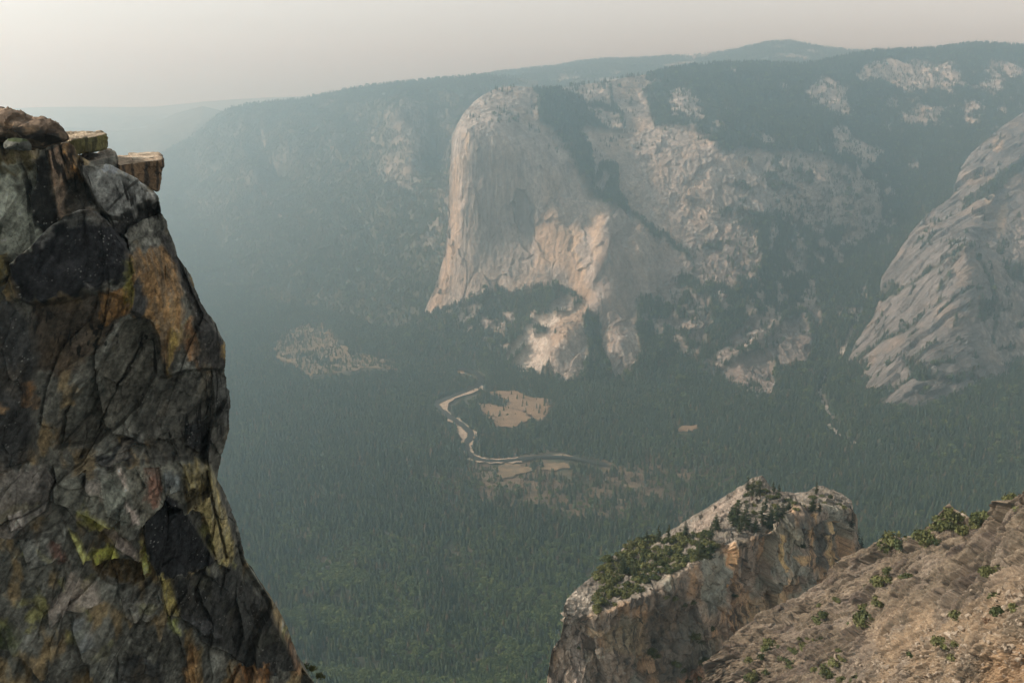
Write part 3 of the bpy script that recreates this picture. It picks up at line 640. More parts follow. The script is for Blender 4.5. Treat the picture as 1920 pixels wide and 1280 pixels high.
def forest(name, pts, kinds, h, label):
    n = len(pts); r = np.random.default_rng(len(pts))
    me = bpy.data.meshes.new(name); me.vertices.add(n); me.vertices.foreach_set('co', np.asarray(pts, f32).ravel())
    a = me.attributes.new('kind', 'INT', 'POINT'); a.data.foreach_set('value', kinds.astype(np.int32))
    rot = np.stack([r.normal(0, .03, n), r.normal(0, .03, n), r.random(n) * 6.28], 1)
    a = me.attributes.new('rot', 'FLOAT_VECTOR', 'POINT'); a.data.foreach_set('vector', rot.astype(f32).ravel())
    wd = h * r.uniform(.9, 1.5, n); sz = np.stack([wd, wd, h], 1)
    a = me.attributes.new('size', 'FLOAT_VECTOR', 'POINT'); a.data.foreach_set('vector', sz.astype(f32).ravel())
    o = link(bpy.data.objects.new(name, me)); md = o.modifiers.new('scatter', 'NODES'); md.node_group = NG
    return tag(o, label, 'forest', None, 'stuff')
def pickkinds(p, seed, pb, ps):
    r = np.random.default_rng(seed); u = r.random(len(p)); k = r.integers(0, 4, len(p))
    k = np.where(u < pb, 4 + r.integers(0, 2, len(p)), k); k = np.where((u >= pb) & (u < pb + ps), 6 + r.integers(0, 2, len(p)), k); return k
allf = []
for i, (z_, p_) in enumerate(TREES):
    r = np.random.default_rng(900 + i); n = len(p_)
    if z_ == 'F':
        x_, y_ = pix(p_)
        brn = inside(x_, y_, [(800,890),(930,865),(1100,880),(1330,850),(1400,900),(1250,1010),(1150,970),(930,970),(780,930)], 50)
        pb = .06 + .3 * sstep(.1, .5, fbm(p_, 220, 3, 909)) + .75 * sstep(960, 1100, y_) * sstep(-.35, .3, fbm(p_, 130, 3, 905)) ; ps = .05 + .65 * brn * sstep(-.5, .3, fbm(p_, 100, 3, 906))
        k = pickkinds(p_, 33, pb, ps); h = np.where(k < 4, r.uniform(11, 29, n), np.where(k < 6, r.uniform(9, 17, n), r.uniform(11, 22, n))) * (.92 + .3 * (fbm(p_, 120, 3, 907)))
        h = np.where(inside(x_, y_, MEADOWS[0][1], 3) > .5, h * .85, h); F_pts, F_k, F_h = p_, k, h
    else:
        k = pickkinds(p_, 34 + i, .04, .05); h = r.uniform(12, 24, n) if z_ == 'B' else r.uniform(13, 24, n)
        if z_ == 'B': x_, y_ = pix(p_); h = h * np.where(y_ > 500, 1.15, 1.)
        allf.append((z_, p_, k, h))
    print('TREES', z_, n)
for z_, nm, lb in (('A', 'distant_forest', 'hazy conifer forest covering the far valley side and skyline hill'), ('B', 'mountain_forest', 'dark conifer forest on the slopes and plateau around the pale granite wall')):
    s_ = [a for a in allf if a[0] == z_]
    forest(nm, np.concatenate([a[1] for a in s_]), np.concatenate([a[2] for a in s_]), np.concatenate([a[3] for a in s_]), lb)
x_, y_ = pix(F_pts)
vis_ = (y_ > 900) & (y_ < 1290) & (x_ > 560) & (x_ < 1040)
sc_ = np.where(vis_ & (F_k < 4), F_h / F_pts[:, 1], 0); top = np.argsort(-sc_)[:230]
rest = np.ones(len(F_pts), bool); rest[top] = False
forest('valley_forest', F_pts[rest], F_k[rest], F_h[rest], 'dense conifer and broadleaf forest filling the hazy valley floor')
tp = [o for o in protos.objects][:4]; crn = []; trk = []
for o in tp:
    V = np.array([v.co[:] for v in o.data.vertices]).reshape(-1, 3, 3); mi = np.array([p.material_index for p in o.data.polygons])
    for lst, m_, mt in ((crn, 0, M_conif), (trk, 1, M_bark)):
        q = V[mi == m_].reshape(-1, 3); lst.append(mesh_np('crown' if m_ == 0 else 'trunk', q, np.arange(len(q)).reshape(-1, 3), mt, smooth=False))
for i in top:
    e = link(bpy.data.objects.new('conifer_tree', None)); e.location = F_pts[i]; w_ = F_h[i] * random.uniform(.85, 1.25); e.scale = (w_, w_, F_h[i]); e.rotation_euler[2] = random.random() * 6.28
    tag(e, 'dark green conifer standing at the near lower edge of the valley forest', 'tree', 'conifers at the near edge of the valley forest')
    j = int(F_k[i]) % 4; link(bpy.data.objects.new('crown', crn[j]), e); link(bpy.data.objects.new('trunk', trk[j]), e)
# ================================================================== RIGHT FOREGROUND: ROCK SLOPE AND PROMONTORY
def rot_v(P, ax, ay):
    """view noise space with one axis lying along the direction (ax, ay) of the picture's x / z"""
    a = math.atan2(ay, ax); ca, sa = math.cos(a), math.sin(a); Q = P.copy()
    Q[..., 0] = ca * P[..., 0] + sa * P[..., 2]; Q[..., 2] = -sa * P[..., 0] + ca * P[..., 2]; return Q
D_top = [(1290,1300),(1315,1280),(1340,1238),(1352,1222),(1380,1185),(1410,1165),(1440,1146),(1480,1130),(1520,1103),(1545,1088),(1580,1060),(1600,1046),(1625,1030),(1645,1024),(1660,1012),(1675,1004),(1690,1008),(1712,1003),(1725,998),(1742,985),
         (1755,972),(1768,958),(1774,947),(1781,944),(1788,953),(1806,962),(1822,972),(1835,966),(1850,966),(1868,958),(1885,946),(1900,936),(1920,923),(1960,900),(2060,850)]
ctl = dens([(1290,1300,405),(1352,1222,396),(1480,1130,392),(1600,1046,374),(1675,1004,348),(1774,944,318),(1822,972,305),(1868,958,288),(1920,923,268),(2060,850,225)], 30)
ctl += [(1340,1300,394),(1450,1300,352),(1600,1300,303),(1750,1300,258),(1920,1300,212),(2060,1300,185),(1600,1150,348),(1750,1120,290),(1900,1110,238),(1700,1210,283),(1850,1210,235),(1500,1220,360)]
xs = np.linspace(1290, 2060, 760); ytop = np.interp(xs, *zip(*D_top)) + 1.1 * perlin(xs / 7, xs * 0, xs * 0, 44) + .7 * perlin(xs / 2.3, xs * 0, xs * 0, 45); ybot = np.full(xs.shape, 1330.)
ybot = np.maximum(ybot, ytop + 30)
px, py = colgrid(xs, 400, ytop, ybot); P0 = pt(px, py, rbf(ctl, px, py))
w1 = fbm(P0, 20, 4, 705); w2 = fbm(P0, 20, 4, 709); wx, wy = px + 9 * w1, py + 7 * w2
Qs = basis(P0, px, py, (1560, 1240), (1820, 1060))[..., [0, 2, 1]]
fa, ea, ra = facets(Qs, (45, 20, 9), 711, 1., .25, .2); fb, eb, rb = facets(Qs, (17, 7, 2.4), 712, 1., .2, .4); fc, ec, rc = facets(Qs, (2.6, 2.4, .9), 713, 1., .3, .1)
talus = inside(wx, wy, [(1600,1330),(1640,1190),(1700,1130),(1780,1150),(1850,1130),(1940,1060),(2060,1000),(2060,1340)], 25)
disp = (1 - .55 * talus) * (3.6 * fa + 1.7 * fb) + .7 * fc + .9 * ridged(Qs, (14, 10, 2.2), 5, 721) + 3.0 * fbm(Qs, (45, 30, 14), 3, 725) + .25 * facets(P0, .9, 727, 1., .2)[0] * (1 + talus)
ROCKS = [[(1838,1190),(1870,1185),(1905,1205),(1890,1235),(1850,1230),(1835,1210)], [(1440,1225),(1545,1205),(1530,1230),(1470,1250),(1430,1245)], [(1850,1075),(1920,1060),(1930,1110),(1870,1120)], [(1755,965),(1775,943),(1785,960),(1800,965),(1770,985)],
         [(1560,1120),(1610,1100),(1640,1080),(1600,1120),(1560,1150)], [(1720,1200),(1750,1190),(1760,1230),(1725,1240)], [(1730,1290),(1790,1240),(1800,1300)]]
for r_ in ROCKS: disp += 1.6 * inside(wx, wy, r_, 3)
P = P0 + normals(P0) * (disp * (.25 + .75 * sstep(0, 10, py - ytop[None])))[..., None]
c = np.broadcast_to(np.array((.150, .117, .082)), P.shape) * (1 + .22 * w1 + .45 * (rb[..., 0] - .5) + .3 * (rc[..., 0] - .5) + .26 * fbm(Qs, (22, 10, 3), 6, 731) + .3 * fbm(P0, 1.2, 4, 733))[..., None]
c = mixc(c, (.23, .185, .145), .55 * sstep(0, .5, fbm(Qs, (30, 20, 7), 4, 735)))
c = mixc(c, (.27, .195, .125), .85 * talus * sstep(-.5, .3, fbm(P0, 14, 4, 741)))
c = mixc(c, (.095, .072, .058), .7 * sstep(.1, .5, fbm(Qs, (26, 14, 3), 4, 745)) * (1 - .7 * talus))
c = mixc(c, (.33, .20, .10), .5 * inside(wx, wy, [(1830,1300),(1850,1240),(1920,1200),(1990,1190),(1990,1320)], 15))
for p_ in [[(1785,958),(1810,960),(1800,966)],[(1690,1003),(1710,1001),(1706,1007)],[(1830,1185),(1850,1190),(1845,1200)],[(1780,1190),(1800,1185),(1795,1200)],[(1865,1080),(1890,1075),(1885,1095)]]: c = mixc(c, (.55, .47, .38), .8 * inside(wx, wy, p_, 3))
c = mixc(c, (.035, .028, .023), .8 * sstep(.08, .0, eb) * (1 - .5 * talus))
speck = voro(P0, 1.1, 751)
c = mixc(c, (.50, .42, .33), talus * .5 * (_rnd[speck[2]][..., 1] > .72) * sstep(.45, .25, speck[0]))
gridobj('hillside', backwrap(P, 6, 12, .9, .6), M_slope, padwrap(c))['kind'] = 'structure'
DP = P

E_top = [(1015,1330),(1025,1285),(1030,1245),(1034,1220),(1042,1206),(1050,1198),(1054,1180),(1056,1160),(1057,1138),(1062,1124),(1073,1112),(1090,1096),(1110,1080),(1126,1062),(1143,1047),(1160,1035),(1175,1019),(1190,1014),(1205,1014),(1230,1008),(1250,999),(1267,988),
         (1290,973),(1320,954),(1350,935),(1383,914),(1400,905),(1410,897),(1427,893),(1436,901),(1444,911),(1462,920),(1490,923),(1515,922),(1525,914),(1533,909),(1548,914),(1567,920),(1582,927),(1592,935),(1598,940),(1600,965),(1601,995),(1608,1020),(1618,1032),(1660,1050)]
brk = [(1057,1150),(1075,1165),(1110,1152),(1133,1150),(1160,1135),(1187,1123),(1210,1112),(1233,1100),(1265,1078),(1300,1057),(1330,1040),(1347,1030),(1390,1015),(1433,1000),(1455,985),(1473,970),(1500,958),(1520,952),(1547,951),(1575,956),(1598,958)]
brkY = np.interp([b[0] for b in brk], [1057,1110,1233,1347,1433,1547,1598], [424,430,446,470,486,502,512])
edgel = [(x, y, Yv) for (x, y), Yv in zip(brk, brkY)]
ctl = dens(edgel, 25) + dens([(1073,1112,446),(1143,1047,486),(1205,1014,505),(1320,954,528),(1427,893,552),(1490,923,546),(1533,909,545),(1592,935,528)], 30)
ctl += [(x, y + 60, v - 1) for x, y, v in edgel[2:-3]] + [(x, y + 130, v - 4) for x, y, v in edgel[2:-7]] + [(1598,990,514),(1608,1025,514),(1650,1045,520),(1560,1050,506),(1500,1100,492)]
ctl += [(1015,1330,432),(1030,1245,430),(1050,1198,428),(1056,1160,426),(1100,1330,430),(1200,1330,440),(1340,1330,452),(1400,1250,468),(1500,1150,488),(1600,1080,508),(1250,1250,446),(1150,1250,431),(1060,1280,429)]
ctl += [(1250,1160,453),(1225,1200,456),(1210,1260,450),(1270,1200,449),(1330,1150,462),(1130,1215,426),(1100,1200,425)]   # gully in the face
xs = np.unique(np.concatenate([np.linspace(1015, 1075, 130), np.linspace(1075, 1590, 620), np.linspace(1590, 1660, 60)]))
ytop = np.interp(xs, *zip(*E_top)) + (1.6 * perlin(xs / 9, xs * 0, xs * 0, 54) + 1. * perlin(xs / 3, xs * 0, xs * 0, 55)) * sstep(1055, 1090, xs) * sstep(1600, 1580, xs)
ybot = np.interp(xs, [1015,1330,1352,1480,1600,1660], [1332,1332,1260,1160,1080,1062])
px, py = colgrid(xs, 500, ytop, ybot); P0 = pt(px, py, rbf(ctl, px, py))
yb = np.interp(xs, *zip(*brk))[None]; yb = np.where(xs[None] < 1057, 1150, yb)
w1 = fbm(P0, 22, 4, 805); w2 = fbm(P0, 22, 4, 809); wx, wy = px + 5 * w1, py + 5 * w2
face = sstep(-5, 5, py + 4 * w1 - yb)
fa, ea, ra = facets(P0, (15, 15, 22), 811, 1., .25, 0); fb, eb, rb = facets(P0, (5.5, 5.5, 8), 812, 1., .25, 0); fc, ec, rc = facets(P0, (2, 2, 2.2), 813, .9, .4, .1)
left = sstep(1260, 1100, px)
fg, _, _ = facets(P0, (34, 34, 60), 819, 1., .2)
disp = face * (7 * fg + 3.4 * fa + 1.7 * fb + .5 * fc + left * 1.0 * ridged(P0, (6, 6, 11), 4, 817)) + (1 - face) * (1.3 * fa + 1.2 * fb + .6 * fc)
disp += 1.6 * np.exp(-((py - yb - 3) / 7.) ** 2)                                   # lip over the face
EST = [([(1360,1000),(1372,995),(1378,1050),(1372,1065),(1360,1050)], 1.2, 2), ([(1366,1045),(1380,1095),(1395,1100),(1378,1110),(1362,1090)], 1.2, 2), ([(1440,1115),(1480,1095),(1530,1085),(1560,1090),(1520,1120),(1470,1140),(1440,1150)], -3.5, 3),
       ([(1310,1050),(1345,1040),(1375,1050),(1372,1100),(1340,1140),(1310,1120)], -1.2, 3), ([(1410,1100),(1480,1060),(1500,1030),(1540,1040),(1560,1080),(1480,1095),(1430,1130)], 1.6, 3), ([(1450,1000),(1500,975),(1520,985),(1510,1030),(1460,1060),(1450,1040)], -1.6, 3),
       ([(1140,1160),(1210,1130),(1240,1180),(1230,1280),(1180,1220),(1150,1200)], -1.5, 4), ([(1135,1230),(1220,1225),(1215,1240),(1140,1250)], 1.5, 2), ([(1336,1210),(1360,1195),(1385,1205),(1370,1235),(1345,1240)], 2.5, 3), ([(1230,1110),(1250,1100),(1275,1140),(1270,1170),(1240,1150)], 1.8, 3),
       ([(1555,950),(1595,955),(1598,975),(1560,980)], 1.6, 2), ([(1405,898),(1430,890),(1440,905),(1415,912)], 1.5, 2)]
for p_, d_, s_ in EST: disp += d_ * inside(wx, wy, p_, s_)
P = P0 + normals(P0) * (disp * (.2 + .8 * sstep(0, 9, py - ytop[None])))[..., None]
c = np.broadcast_to(np.array((.235, .185, .140)), P.shape) * (1 + .25 * w1 + .35 * (rb[..., 0] - .5) + .2 * (rc[..., 0] - .5))[..., None]
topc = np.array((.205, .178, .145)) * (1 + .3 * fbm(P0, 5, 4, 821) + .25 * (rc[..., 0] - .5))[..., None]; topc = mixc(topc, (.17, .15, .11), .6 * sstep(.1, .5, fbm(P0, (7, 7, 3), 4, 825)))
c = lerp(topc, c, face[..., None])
c = mixc(c, (.34, .215, .12), face * .75 * sstep(.0, .4, fbm(P0, (9, 9, 26), 4, 831)))
c = mixc(c, (.175, .18, .145), face * .7 * sstep(.05, .35, fbm(P0, (16, 16, 24), 3, 835)))
EC = [([(1312,1045),(1350,1035),(1368,1050),(1365,1100),(1335,1140),(1308,1120)], (.23,.235,.195), .8, 6), ([(1361,1035),(1372,1030),(1378,1065),(1378,1090),(1370,1095),(1362,1070)], (.44,.255,.13), .9, 2.5), ([(1370,1098),(1382,1097),(1378,1110),(1371,1110)], (.5,.3,.15), .9, 2.5),
      ([(1457,1000),(1466,998),(1467,1040),(1470,1060),(1462,1066),(1455,1045)], (.50,.32,.15), .9, 2), ([(1520,968),(1530,966),(1530,1000),(1522,1050),(1500,1060),(1490,1045),(1515,1035),(1519,1000)], (.48,.30,.15), .85, 2.5), ([(1558,985),(1570,975),(1567,1020),(1566,1080),(1556,1090),(1545,1070),(1555,1030)], (.50,.33,.17), .85, 2.5),
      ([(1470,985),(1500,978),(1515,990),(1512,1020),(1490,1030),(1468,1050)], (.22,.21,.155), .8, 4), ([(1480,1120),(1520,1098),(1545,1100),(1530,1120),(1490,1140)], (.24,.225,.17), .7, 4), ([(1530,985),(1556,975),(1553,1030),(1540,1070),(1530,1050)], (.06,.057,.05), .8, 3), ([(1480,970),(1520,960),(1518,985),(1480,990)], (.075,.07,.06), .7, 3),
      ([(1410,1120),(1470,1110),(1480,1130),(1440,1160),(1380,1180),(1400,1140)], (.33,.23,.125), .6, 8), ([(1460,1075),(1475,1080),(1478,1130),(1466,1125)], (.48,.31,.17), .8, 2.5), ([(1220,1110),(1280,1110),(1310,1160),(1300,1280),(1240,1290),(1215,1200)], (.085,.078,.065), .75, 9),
      ([(1113,1180),(1127,1178),(1120,1205),(1114,1200)], (.46,.33,.2), .8, 3), ([(1130,1180),(1210,1150),(1215,1220),(1140,1225)], (.24,.19,.115), .6, 6), ([(1060,1160),(1100,1160),(1095,1290),(1030,1290),(1040,1220)], (.36,.30,.245), .6, 10), ([(1060,1125),(1100,1100),(1140,1120),(1110,1145),(1065,1150)], (.47,.41,.335), .8, 6),
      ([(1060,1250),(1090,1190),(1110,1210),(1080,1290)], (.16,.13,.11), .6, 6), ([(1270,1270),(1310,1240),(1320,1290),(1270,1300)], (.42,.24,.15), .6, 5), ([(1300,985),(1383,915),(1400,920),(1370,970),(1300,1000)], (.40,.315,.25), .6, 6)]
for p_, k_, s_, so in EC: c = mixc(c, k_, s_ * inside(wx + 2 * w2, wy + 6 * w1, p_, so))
strk = sstep(.12, .42, fbm(P0, (2.2, 2.2, 40), 4, 841)) * face * sstep(-.5, .3, fbm(P0, 18, 3, 845))
vc = sstep(.035, 0, np.abs(fbm(P0, (7, 7, 60), 3, 847))) * face; disp = disp - .8 * vc; c = mixc(c, (.05, .045, .04), .6 * vc)
c = mixc(c, (.05, .047, .042), .8 * strk); c = mixc(c, (.06, .05, .04), .6 * sstep(.05, 0, eb) * face + .4 * sstep(.06, 0, ec))
c = np.clip(c * (1 + .85 * face * (1 - .4 * left))[..., None], 0, .75)  # face colour raised, standing in for ambient light on the wall
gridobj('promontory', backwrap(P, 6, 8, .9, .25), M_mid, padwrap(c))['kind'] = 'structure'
EP = P

# ================================================================== LEFT FOREGROUND: THE CLIFF EDGE
XR = [(256,6),(262,62),(266,128),(274,139),(290,146),(316,190),(322,224),(330,240),(345,272),(356,286),(368,297),(380,300),(400,303),(415,312),(440,320),(460,327),(480,334),(500,346),(515,356),(540,366),(570,379),(585,388),(605,404),(625,411),(642,422),(665,423),(700,422),(727,425),(733,430),
      (759,432),(780,430),(802,429),(825,424),(844,419),(870,412),(897,406),(903,410),(929,425),(950,432),(980,444),(1009,451),(1030,457),(1046,458),(1050,461),(1075,474),(1104,494),(1130,514),(1158,531),(1195,546),(1227,558),(1248,564),(1280,590),(1340,610)]
ctl = dens([(6,256,49.5),(62,262,50.2),(139,274,52),(224,322,54.5),(272,345,56),(297,368,56.8),(320,440,57.5),(346,500,58),(379,570,58.6),(411,625,59.2),(422,700,59.4),(432,760,59.6),(424,825,59.4),(406,897,58.6),(425,929,59),(451,1009,59.6),(461,1050,59.8),(494,1104,60.5),(531,1158,61.3),(564,1248,62),(610,1340,63)], 25)
ctl += [(-80,260,48),(-80,400,47.5),(-80,700,47),(-80,1000,46.5),(-80,1340,45),(20,400,48.8),(140,320,51.5),(230,500,52.5),(60,600,49.8),(200,600,52.5),(280,500,54.5),(330,560,56),(270,640,55.5),(200,700,54),(120,760,52),(30,760,49),
        (330,700,56),(390,720,57.6),(300,800,56),(150,860,52.6),(390,620,57.4),(180,900,50.8),(300,900,54),(370,900,56.3),(400,980,57.5),(310,1000,53.5),(200,1000,51),(80,1000,49),(350,1060,55.5),(430,1120,58),(480,1200,59.5),(380,1200,55.5),(250,1150,52),(120,1150,49.5),(30,1200,47.5),(300,1300,52.5),(450,1300,57),(150,1300,49)]
ys = np.linspace(256, 1340, 1120); xr = np.interp(ys, [a for a, b in XR], [b for a, b in XR])
xr = xr + (2.2 * perlin(ys / 19, ys * 0, ys * 0, 64) + 1.3 * perlin(ys / 6, ys * 0, ys * 0, 65) + .8 * perlin(ys / 2.4, ys * 0, ys * 0, 66)) * sstep(330, 400, ys)
nc = 470; t = np.linspace(0, 1, nc)[None]; x0 = -70.
px = x0 + (xr[:, None] - x0) * t; py = np.broadcast_to(ys[:, None], px.shape)
P0 = pt(px, py, rbf(ctl, px, py))
w1 = fbm(P0, 3, 4, 605); w2 = fbm(P0, 3, 4, 609); w3 = fbm(P0, .8, 3, 613)
wx, wy = px + 4 * w1 + 1.6 * w3, py + 4 * w2 + 1.6 * w3
